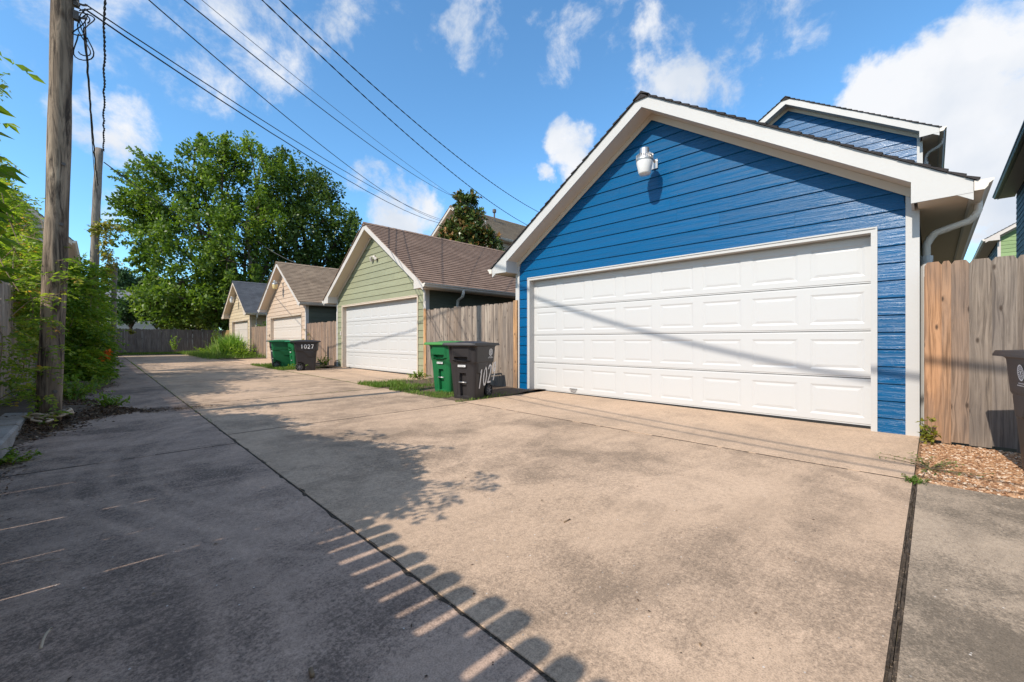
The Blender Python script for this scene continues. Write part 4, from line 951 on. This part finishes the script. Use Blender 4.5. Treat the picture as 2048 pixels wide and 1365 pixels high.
# the big tree behind the cream garage: two trunks' crowns grown together
d0 = 33
def blob(px, py, rpx, d, dd=0): c = at(px, py, d) + Vector((CS, CC, 0)) * dd; return (c, rpx * d / 834)
A = [(415, 335, 52, 1), (345, 385, 66, 0), (450, 390, 72, 1), (325, 470, 70, -1), (415, 475, 82, -1), (365, 560, 70, -2), (440, 580, 62, -1), (470, 330, 42, 2), (530, 372, 50, 2), (320, 590, 48, -2), (395, 612, 36, -3), (500, 445, 66, 0), (285, 420, 42, -1), (345, 615, 30, -3), (300, 605, 28, -4), (360, 595, 40, -4), (430, 620, 34, -3), (480, 600, 50, -1), (470, 632, 30, -2), (505, 632, 30, 0), (450, 300, 26, 1), (390, 300, 22, 1), (500, 300, 24, 2), (455, 520, 60, -2)]
sh = []
for px, py, ex, ey in ((340, 360, 256, 294), (335, 365, 262, 322), (320, 380, 225, 338), (310, 390, 216, 352), (310, 400, 232, 372), (310, 430, 226, 412), (310, 440, 208, 428), (305, 460, 228, 452), (310, 450, 215, 440), (310, 490, 246, 486), (300, 500, 262, 506), (300, 510, 250, 520), (300, 420, 222, 396), (330, 520, 262, 545), (320, 560, 275, 530), (310, 600, 262, 622), (330, 620, 280, 640), (300, 585, 258, 600), (410, 300, 398, 268), (450, 290, 452, 270), (500, 300, 490, 280), (530, 330, 520, 290), (565, 350, 560, 306), (590, 350, 582, 315)):
    for rep in range(2 if ex < 300 else 1):
        dd = random.uniform(-2, 1); j = (0, 0) if rep == 0 else (random.uniform(4, 34), random.uniform(-16, 16)); sh.append((at(px, py + j[1] * .5, d0 + dd), at(ex + j[0], ey + j[1], d0 + dd * .6)))
tree('tall bright green tree with long leafy shoots reaching left', (8.6, 39.5, .15), [blob(px, py, r, d0 + dd) for px, py, r, dd in A], M['tree'], 20, 84, .27, .58, .32, fork=3.2, shoots=sh, r_mean=.52)
B = [(600, 395, 52, 0), (560, 345, 34, 0), (640, 400, 34, 1), (655, 440, 48, 0), (590, 470, 66, -1), (690, 460, 36, 0), (550, 520, 60, -1), (650, 510, 52, 0), (535, 430, 50, 0), (610, 355, 30, 1), (690, 510, 30, 1), (580, 320, 22, 1), (655, 378, 22, 1), (600, 540, 50, 1), (668, 545, 40, 2), (705, 440, 20, 1), (520, 580, 50, 1), (700, 485, 20, 1)]
tree('broad darker tree with clumped crown behind the tan and cream garages', (14.0, 40.0, .15), [blob(px, py, r, 37 + dd) for px, py, r, dd in B], M['treedk'], 19, 84, .28, .62, .34, fork=3.5, r_mean=.5)
# magnolia
Mg = [(930, 412, 19, 0), (914, 440, 19, 0), (943, 440, 24, 0), (930, 470, 31, -.3), (902, 480, 21, 0), (908, 460, 18, 0), (960, 475, 24, 0), (980, 488, 18, 0), (925, 500, 40, 0), (888, 494, 12, 0), (995, 500, 12, 0), (915, 400, 12, 0), (943, 398, 10, 0)]
tree('conical magnolia with bronze backed leaves between the green garage and the tan house', tuple(at(928, 684, 19.3)), [blob(px, py, r, 19.3 + dd) for px, py, r, dd in Mg], M['magnolia'], 250, 36, .19, .22, .12, fork=2.0, stretch=1.0)
# trees and shrubs beyond the back fence
def fartree(label, px, py, d, rpx, mat, nl=40, L=.3, n=9, base_px=None, cat='tree', name='tree', sq=1.0, group='trees beyond the back fence', crad=.7, asp=1.0):
    c = at(px, py, d); r = rpx * d / 834; bl = []
    for k in range(n):
        a = random.random() * 6.28; f = random.uniform(.2, .85); bl.append((c + Vector((CC, -CS, 0)) * math.cos(a) * f * r * asp + Vector((0, 0, 1)) * math.sin(a) * f * r * sq + Vector((CS, CC, 0)) * random.uniform(-.5, .5) * r, r * random.uniform(.34, .5)))
    return tree(label, (c.x, c.y, zg(36)), bl, mat, 18 * (2.0 / (r * .42)) ** 2 * .55, nl, L, crad, .14, fork=max(.4, (c.z - r * sq) * .7), group=group, cat=cat, name=name, stretch=1.0)
fartree('hazy tree just right of the vine covered pole above the grey roof', 243, 562, 52, 22, M['farleaf'])
fartree('hazy tree second right of the vine covered pole', 288, 572, 55, 24, M['farleaf'])
fartree('hazy low tree behind the lower shoots of the big tree', 335, 585, 58, 30, M['farleaf'])
fartree('feathery yellow green shrub behind the middle of the back fence', 325, 634, 36, 40, M['feather'], 55, .2, 9, cat='shrub', name='shrub', sq=.6, crad=.4, asp=1.5, group='shrubs behind the back fence')
fartree('pale green shrub behind the left end of the back fence', 262, 622, 34.5, 26, M['farleaf'], 55, .2, 9, cat='shrub', name='shrub', sq=.7, crad=.4, asp=1.3, group='shrubs behind the back fence')
fartree('rounded feathery shrub right of the middle of the back fence', 390, 640, 36, 34, M['feather'], 55, .2, 9, cat='shrub', name='shrub', sq=.6, crad=.4, asp=1.4, group='shrubs behind the back fence')
fartree('leafy shrub hanging over the right end of the back fence', 452, 640, 33, 20, M['tree'], 60, .2, 9, cat='shrub', name='shrub', sq=.7, crad=.4, asp=1.4, group='shrubs behind the back fence')
fartree('small dark shrub in the gap left of the tan garage roof', 520, 645, 27, 12, M['treedk'], 50, .16, 7, cat='shrub', name='shrub', crad=.3, group='shrubs behind the back fence')

# vine over the left fence (its upper growth throws the leafy shadow on the alley)
def vine_mass(lv, n, fpos, L=(.20, .34), ll=.062, r0=.5, pairs=5):
    for k in range(n):
        p, d = fpos(); pinnate(lv, p, d, random.uniform(*L), pairs, ll * random.uniform(.8, 1.25), max(.02, min(.98, random.gauss(r0, .2))), .5, random.uniform(.3, .8))
lv = Leaves(); root = thing('vine', 'dense vine with compound leaves spilling over the left fence and past the near pole', 'vine', (-.9, 6.5, 0)); mb = MB()
def vp_shadow():           # beside and behind the viewer: growth above the fence top
    y = random.uniform(2.4, 6.6); f = min(1, (y - 2.1) / 1.2); top = 1.80 + .75 * f * (.62 + .38 * math.sin(y * 2.2 + .6)) * .70 * max(0, min(1, (6.6 - y) / 1.2))
    z = random.uniform(1.25 if y > 3.1 else 1.55, max(1.75, top)) ; x = -.95 + random.gauss(0, .22) + .10 * (z > 1.8)
    dx_ = max(0, min(1, (y - 3.6) / .8)) * .30 + max(0, y - 4.4) * .26; x = min(x, -.66) - dx_; z += dx_ * .8; return (x, y, z), (random.uniform(-.4, 1), random.uniform(-.8, .8), random.uniform(-.3, .7))
vine_mass(lv, 2700, vp_shadow, (.22, .36), .085)
for y0, z0, x1, y1, z1 in ((2.6, 1.8, -.62, 2.2, 2.25), (3.6, 1.9, -.55, 3.3, 2.4), (4.5, 1.9, -.85, 4.2, 2.6)):   # shoots standing out above the fence
    pts = limb(mb, (-.95 + .9, y0 - 6.5, z0 - .6), (x1 + .9, y1 - 6.5, z1), .012, .004, 10, .05, 5)
    for p in pts[2:]:
        for q in range(4): pinnate(lv, tuple(p + Vector((-.9, 6.5, 0)) + Vector((random.gauss(0, .06), random.gauss(0, .06), 0))), (random.gauss(0, 1), random.gauss(0, 1), .2), .24, 5, .062, random.gauss(.5, .2))
def vp_seen():
    u = random.random()
    if u < .62: px = random.uniform(-60, 86) - abs(random.gauss(0, 14)); lim = 360 + max(0, px) * 3.2; py = random.uniform(lim, 690); dmin, dmax = (9.8, 11.8) if py < 480 else (6.6, 8.6)
    elif u < .68: px = random.uniform(-60, 60); py = random.uniform(640, 850); dmin, dmax = 5.2, 6.4
    else: px = random.uniform(-60, 45); py = random.uniform(480, 640); dmin, dmax = 6.0, 7.5
    d_ = random.uniform(dmin, dmax); p = at(px, py, d_); p.x = min(p.x, -.52 + .15 * random.random()); p.x = p.x if d_ < 9 else min(p.x, -1.0); return tuple(p), (random.uniform(-.2, 1), random.uniform(-1, .5), random.uniform(-.5, .6))
vine_mass(lv, 4300, vp_seen, (.17, .29), .060, .62)
def vp_high():
    px = random.uniform(-70, 66) - abs(random.gauss(0, 8)); py = random.uniform(335 + max(0, px) * 2.1 + 25 * math.sin(px * .16), 560); p = at(px, py, random.uniform(7.6, 9.6)); p.x = min(p.x, -.85)
    return tuple(p), (random.uniform(-.4, 1), random.uniform(-1, .6), random.uniform(-.2, .7))
vine_mass(lv, 1500, vp_high, (.18, .32), .066, .58)
for px, py, qx, qy, d in ((40, 480, 70, 432, 6), (20, 420, 62, 398, 6), (-60, 190, 8, 150, 8.2), (-60, 150, 2, 178, 8.2), (-60, 360, -4, 318, 8.5), (-60, 400, 2, 350, 8.5), (30, 560, 132, 540, 4.7), (40, 520, 128, 520, 4.75), (40, 600, 118, 588, 4.6), (50, 640, 110, 640, 4.6), (50, 700, 112, 690, 4.6), (40, 740, 98, 742, 4.6), (20, 800, 92, 792, 4.6), (60, 570, 150, 556, 4.8), (40, 470, 105, 488, 4.9), (60, 830, 104, 828, 4.65)):
    a, b = at(px, py, d + .3), at(qx, qy, d); pts = limb(mb, a - Vector((-.9, 6.5, 0)), b - Vector((-.9, 6.5, 0)), .006, .0025, 8, .06, 5)
    for k, p in enumerate(pts[2:]):
        for q in range(2): pinnate(lv, tuple(p + Vector((-.9, 6.5, 0))), tuple((b - a).normalized() * .7 + Vector((random.gauss(0, .7), random.gauss(0, .7), random.gauss(0, .4)))), random.uniform(.12, .2), 4, .052, random.gauss(.6, .2))
for k in range(40):
    y = random.uniform(7.5, 12); z = random.uniform(.2, 2.6); limb(mb, (random.uniform(-.1, .25), y - 6.5, z), (random.uniform(-.1, .35), y - 6.5 + random.uniform(-1, 1), z + random.uniform(-.5, .9)), .006, .003, 8, .12, 5)
mb.build('plant_stem', M['twig'], root, smooth=True); lv.build('foliage', M['ivy'], root, off=(-.9, 6.5, 0))  # the vine's separate stems, built as one mesh

# hedge of vine and shrubs between the two poles
lv = Leaves(); root = thing('hedge', 'sunlit mound of overgrown vine between the two left poles, with an orange flower', 'hedge', (-.35, 13, .05)); mb = MB(); HB = []
for px, py, r, d in ((150, 590, 34, 9.2), (175, 600, 32, 10.4), (150, 640, 34, 9.2), (182, 650, 26, 10.8), (170, 690, 30, 9.6), (190, 690, 22, 10.8), (150, 720, 24, 9.0), (188, 725, 20, 10.2), (165, 550, 24, 9.8), (135, 560, 26, 9.5), (185, 625, 20, 12.0), (150, 740, 16, 8.8), (180, 745, 14, 9.2), (140, 690, 30, 9.3)): HB.append((at(px, py, d), r * d / 834))
def hp():
    c, r = random.choice(HB); u = Vector((random.gauss(0, 1), random.gauss(0, 1), random.gauss(0, 1))).normalized(); p = c + u * r * random.uniform(.6, 1.08); p.z = max(p.z, .08); return tuple(p), (u.x + random.gauss(0, .5), u.y + random.gauss(0, .5), u.z * .6 + .2)
vine_mass(lv, 1900, hp, (.18, .34), .078, .55)
for c, r in HB:
    for k in range(5): clump(lv, tuple(c + Vector((random.gauss(0, .5), random.gauss(0, .5), random.gauss(0, .5))) * r), r * .55, 46, .085, r0=.35)
    for k in range(3): limb(mb, c - Vector((-.35, 13, .05)) + Vector((random.uniform(-r, r), random.uniform(-r, r), -r)), c - Vector((-.35, 13, .05)) + Vector((random.uniform(-r, r) * 1.2, random.uniform(-r, r), r * random.uniform(.2, 1.2))), .010, .004, 8, .15, 5)
mb.build('plant_stem', M['twig'], root, smooth=True); lv.build('foliage', M['hedge'], root, off=(-.35, 13, .05))
fl = Leaves(); fc = at(207, 710, 9.6)
for k in range(4): clump(fl, tuple(fc + Vector((random.gauss(0, .03), random.gauss(0, .05), random.gauss(0, .04)))), .05, 10, .09)
fl.build('flower', M['flower'], root, off=(-.35, 13, .05))
# taller growth further along the left side (throws the far leafy shadows)
lv = Leaves(); root = thing('hedge', 'far leafy growth along the left fence behind the grey pole', 'hedge', (-.7, 24, .1)); mb = MB()
for k in range(80):
    y = random.uniform(17, 31); c = (random.uniform(-1.7, -.45), y, random.uniform(.3, 2.1 + .5 * math.sin(y))); clump(lv, c, .42, 95, .10, r0=random.gauss(.5, .12)); limb(mb, (-.3, y - 24, 0), (c[0] + .7, c[1] - 24, c[2]), .014, .005, 5, .1, 5)
mb.build('plant_stem', M['twig'], root); lv.build('foliage', M['hedge'], root, off=(-.7, 24, .1))
# yellowing vine on the second pole
lv = Leaves(); root = thing('vine', 'yellowing vine draped down the far grey pole', 'vine', (.0, 15.9, .1)); mb = MB()
for path in ([(196, 445), (206, 452), (214, 462), (212, 480), (208, 492)], [(205, 447), (222, 452), (236, 458)], [(208, 490), (213, 505), (217, 520), (214, 540), (212, 560), (206, 585), (204, 605)], [(217, 505), (223, 520), (222, 535), (214, 548)], [(200, 545), (208, 550), (214, 560), (208, 575)], [(190, 455), (195, 462), (192, 468)]):
    pts = [at(px, py, 11.15) for px, py in path]
    for a, b in zip(pts[:-1], pts[1:]):
        limb(mb, a - Vector((0, 15.9, .1)), b - Vector((0, 15.9, .1)), .012, .010, 4, .05, 5)
        for k in range(10): clump(lv, tuple(a.lerp(b, random.random()) + Vector((random.gauss(0, .05), random.gauss(0, .05), 0))), .09, 7, .075, r0=random.gauss(.5, .22), droop=.6)
mb.build('plant_stem', M['twig'], root); lv.build('foliage', M['yellowvine'], root, off=(0, 15.9, .1))

# ------------------------------------------------------------------ grass, weeds, litter
def blades(lv, P, h, w, r0=.5, lean=.5):
    n = len(P); a = rng.random(n) * 6.283; D = np.stack([np.cos(a) * lean * rng.random(n), np.sin(a) * lean * rng.random(n), np.ones(n)], 1); N = np.stack([np.cos(a + .4), np.sin(a + .4), np.zeros(n)], 1)
    lv.add(P, D, N, h * rng.uniform(.5, 1.3, n), w, r0 + rng.normal(size=n) * .22)
def patch(n, f):
    out = []
    while len(out) < n:
        p = f()
        if p: out.append((p[0], p[1], zg(p[1]) + (p[2] if len(p) > 2 else -.005)))
    return np.array(out)
lv = Leaves()
def g_ap(y0, y1):
    def f():
        x = 4.05 + abs(random.gauss(0, .55)); y = random.uniform(y0 - .05, y1 + .05)
        if x > 6 or (x < 4.16 + .10 * math.sin(y * 9) and random.random() < .6): return None
        if math.sin(x * 6.1 + y * 3) + math.sin(y * 5.7 - x * 2) < -.9 : return None
        return (x, y)
    return f
blades(lv, patch(5200, g_ap(5.35, 8.95)), .06, .007, .58, 1.1); blades(lv, patch(3800, g_ap(14.6, 18.1)), .10, .009, .5, .9); blades(lv, patch(2400, g_ap(7.4, 8.95)), .10, .009, .55, .9)
blades(lv, patch(6500, lambda: (random.uniform(-1.4, 7), random.uniform(33.5, 36.9))), .13, .02, .5, .8); blades(lv, patch(4200, lambda: (random.uniform(3.6, 6.2), random.uniform(23.9, 34))), .28, .016, .5, .9)
blades(lv, patch(900, lambda: (random.gauss(.95, .012), random.choice([random.uniform(17, 24), random.uniform(6, 30)]))), .028, .006, .5, 1.2)
for jy in (7.95, 16.1, 22): blades(lv, patch(160, lambda: (random.uniform(2.2, 4.1), random.gauss(jy, .015))), .022, .006, .8, 1.3)
blades(lv, patch(700, lambda: (random.gauss(4.152, .012), random.uniform(8.9, 14.7))), .022, .006, .6, 1.3)
blades(lv, patch(110, lambda: (random.gauss(4.11, .03), random.gauss(.09, .02))), .045, .006, .4, 1.2)
blades(lv, patch(2600, lambda: (lambda y: (bank_edge(y) - .1 - abs(random.gauss(0, .2)), y))(random.uniform(9.0, 31)) + (.03,)), .15, .010, .45, .9)
tag(lv.build('grass', M['grass'], fold=.05), kind='stuff')
# tall arching grass clump in front of the cream garage
def grass_clump(label, base, n, h, sp, mat, w=.022):
    root = thing('ornamental_grass', label, 'grass clump', base); V = []; Q = []; rr = []
    for k in range(n):
        a = random.random() * 6.283; t_ = random.random() ** .7; H = h * random.uniform(.55, 1.1); out = sp * t_; bx, by = random.gauss(0, .22), random.gauss(0, .22); sx, sy = -math.sin(a), math.cos(a); r = random.random(); i = len(V)
        for j in range(6):
            t = j / 5; rad = out * t ** 1.6; z = H * (t - .42 * t_ * t ** 2.6) ; ww = w * (1 - t) ** .6 + .001
            V += [(bx + math.cos(a) * rad + sx * ww, by + math.sin(a) * rad + sy * ww, z), (bx + math.cos(a) * rad - sx * ww, by + math.sin(a) * rad - sy * ww, z)]
        for j in range(5): Q.append((i + 2 * j, i + 2 * j + 1, i + 2 * j + 3, i + 2 * j + 2)); rr.append(r)
    quads('blades', V, Q, rr, mat, root); return root
grass_clump('large arching clump of tall green grass in front of the cream garage', (5.05, 26.6, .1), 900, 1.5, 1.0, M['clump'], .026)
grass_clump('smaller leaning grass clump left of the large grass clump', (5.2, 30.4, .12), 220, .9, .7, M['clump'], .022)
def weed(label, base, n, h, sp, L, mat=M['hedge'], cat='weed', r0=.55, name='weed', low=False, stems=True):
    root = thing(name, label, cat, base, 0); lv = Leaves(); mb = MB()
    for k in range(n):
        a = random.random() * 6.283; f = random.random() ** .5 * sp; H = h * random.uniform(.4, 1.1) * (1 - .4 * f / sp); e = (math.cos(a) * f, math.sin(a) * f, H); pts = limb(mb, (0, 0, 0), e, .004, .0015, 6, .1, 4)
        for p in pts[2:]:
            m = 3; q = np.tile(np.array(p), (m, 1)); lv.add(q + np.array(base), rdir(m, .1) if not low else unit(rng.normal(size=(m, 3)) * np.array([1, 1, .3])), np.tile([0, 0, 1.], (m, 1)) + rng.normal(size=(m, 3)) * .3, L * rng.uniform(.6, 1.2, m), L * .5, r0 + rng.normal(size=m) * .15)
    mb.build('plant_stem', M['twig'], root); lv.build('foliage', mat, root, off=base); return root
def wz(x, y, dz=.0): return (x, y, zg(y) + dz)
weed('leafy weed standing in the dry leaves right of the near pole', wz(.10, 7.85, .06), 16, .26, .24, .055)
weed('bright leafy weeds growing at the foot of the hedge behind the near pole', wz(-.28, 9.4, .05), 34, .42, .42, .07)
weed('straggly weed at the lower left growing out of the kerb corner', wz(-.50, 5.15), 12, .13, .2, .05, M['ivy'], low=True)
weed('small yellow green sapling at the white corner of the blue garage', wz(5.70, .03, -.02), 6, .34, .06, .06, M['yellowvine'], 'sapling', .45, 'sapling')
weed('low creeping weed on the wood chips by the blue garage corner', wz(4.62, .02, .0), 22, .07, .40, .022, M['treedk'], low=True, r0=.85)
weed('tiny tuft of weed at the slab corner beside the wood chips', wz(4.13, .10), 10, .05, .1, .02, M['treedk'], low=True, r0=.85)
weed('weeds under the wheel of the 1027 bin', wz(4.62, 14.3, .02), 26, .24, .42, .07)
weed('spindly weed at the corner of the green garage casing', wz(5.7, 15.25, .03), 14, .5, .26, .08)
weed('leafy weed between the green bin and the green garage corner', wz(5.6, 8.9, .03), 18, .22, .3, .06)
weed('yellowish seedling growing through the back fence', at(263, 668, 26.0), 10, .3, .22, .12, M['yellowvine'])
weed('tall thin sapling against the middle of the back fence', at(350, 704, 27.4), 10, 1.4, .35, .14, M['hedge'])
weed('bushy weeds at the foot of the brown fence beside the cream garage', wz(5.2, 24.9, .02), 46, .75, .7, .12)
weed('broad low weeds left of the tall grass clump', wz(5.3, 34.2, .02), 40, .55, .9, .12)
weed('vine tendrils hanging over the back fence near the cream garage', at(432, 692, 28.5), 14, 1.4, .35, .14, M['tree'])
weed('climbing vine on the fence beside the tan garage corner', (6.02, 18.0, .1), 12, 1.5, .25, .09, M['yellowvine'])
weed('dark leafy shrub over the brown fence beside the cream garage', (6.7, 25.6, 1.5), 26, .6, .7, .16, M['tree'])
# dry leaves, chips and twigs
lv = Leaves()
def lit():
    y = random.choice([random.uniform(6.2, 9.5), random.uniform(6.6, 8.4), random.uniform(6.2, 16)]); x = bank_edge(y) + random.gauss(-.16, .16); return (x, y, max(0.002, min(.13, (bank_edge(y) - x) * .24) + .012))
P = patch(5200, lit); n = len(P); lv.add(P, rdir(n) * np.array([1, 1, .25]), np.tile([0, 0, 1.], (n, 1)) + rng.normal(size=(n, 3)) * .5, rng.uniform(.02, .06, n), rng.uniform(.008, .025, n), rng.random(n) ** 1.3)
P = patch(700, lambda: (min(1.5, bank_edge(7.7) + abs(random.gauss(0, .35))), random.gauss(7.62, .10), .003)); n = len(P); lv.add(P, rdir(n) * np.array([1, 1, .1]), np.tile([0, 0, 1.], (n, 1)), rng.uniform(.015, .045, n), rng.uniform(.006, .016, n), rng.random(n))
P = patch(900, lambda: (random.gauss(-.52, .05), random.uniform(3.2, 7.8), .003)); n = len(P); lv.add(P, rdir(n) * np.array([1, 1, .2]), np.tile([0, 0, 1.], (n, 1)), rng.uniform(.012, .05, n), rng.uniform(.006, .016, n), rng.random(n))
P = patch(260, lambda: (random.uniform(-.5, 4.1), random.uniform(.2, 9), .003)); n = len(P); lv.add(P, rdir(n) * np.array([1, 1, .12]), np.tile([0, 0, 1.], (n, 1)), rng.uniform(.006, .024, n), rng.uniform(.004, .012, n), rng.random(n))
P = patch(240, lambda: (random.uniform(4.2, 6.05), random.choice([random.uniform(.2, 5.3), random.uniform(9, 14.5)]), .006)); n = len(P); lv.add(P, rdir(n) * np.array([1, 1, .12]), np.tile([0, 0, 1.], (n, 1)), rng.uniform(.005, .018, n), rng.uniform(.003, .010, n), rng.random(n) * .5)
tag(lv.build('leaf_litter', M['litter']), kind='stuff')
# wood chips and pebbles at the right
pv = []; pq = []; pr = []
for k in range(15000):
    y = .075 - abs(random.gauss(0, .75)) if random.random() < .8 else random.uniform(-4, .08); x = random.uniform(4.165, 5.86)
    if y < -4: continue
    a = random.random() * 6.283; l_ = random.uniform(.006, .017); w_ = l_ * random.uniform(.4, .9); h = random.uniform(.003, .008); z = -.018 + random.uniform(0, .012) + .006 * math.sin(x * 7 + y * 5); c, s = math.cos(a), math.sin(a); i = len(pv); r = random.random()
    for u, v, t in ((-l_, -w_, 0), (l_, -w_ * .7, 0), (l_ * .8, w_, 0), (-l_ * .9, w_ * .8, 0), (-l_ * .5, -w_ * .5, h), (l_ * .6, -w_ * .4, h), (l_ * .4, w_ * .5, h), (-l_ * .5, w_ * .4, h)):
        pv.append((x + u * c - v * s, y + u * s + v * c, z + t + random.uniform(-.002, .002)))
    for q in ((4, 5, 6, 7), (0, 1, 5, 4), (1, 2, 6, 5), (2, 3, 7, 6), (3, 0, 4, 7)): pq.append(tuple(i + j for j in q)); pr.append(r)
tag(quads('wood_chips', pv, pq, pr, M['pebble']), kind='stuff')
mb = MB(); bed(mb, 4.155, 5.9, -9, .096, lambda x, y: -.022 + .006 * math.sin(x * 7 + y * 5), 20, 40); tag(mb.build('gravel_bed', m_plain('chip_bed', (.36, .21, .12), .95, .4, 60, bump=.01)), kind='structure')
# sticks on the pavement
def stick(label, pts, r, mat=M['hose']):
    mb = MB(); mb.tube(pts, r, 6); tag(mb.build('stick', mat, None, smooth=True), label, 'stick')
gp = lambda px, py, z=.006: tuple(at(px, py, 834 * (1 - z) / (py - 682)))
stick('curved pale stick on the shaded concrete at the lower left', [gp(82, 1296), gp(86, 1280), gp(92, 1268), gp(103, 1256)], .0045)
stick('thin pale straw on the shaded concrete left of the curved stick', [gp(78, 1192), gp(92, 1185), gp(106, 1178)], .002)
stick('dark twig lying on the shaded concrete near the left edge', [gp(35, 1128), gp(80, 1124), gp(120, 1118)], .004, M['twig'])
stick('short brown stub near the bottom edge of the shaded concrete', [gp(621, 1338, .008), gp(625, 1352, .008)], .007, M['twig'])
stick('tiny dark twig on the sunlit concrete in front of the white door', [gp(1128, 1044), gp(1140, 1038)], .004, M['twig'])
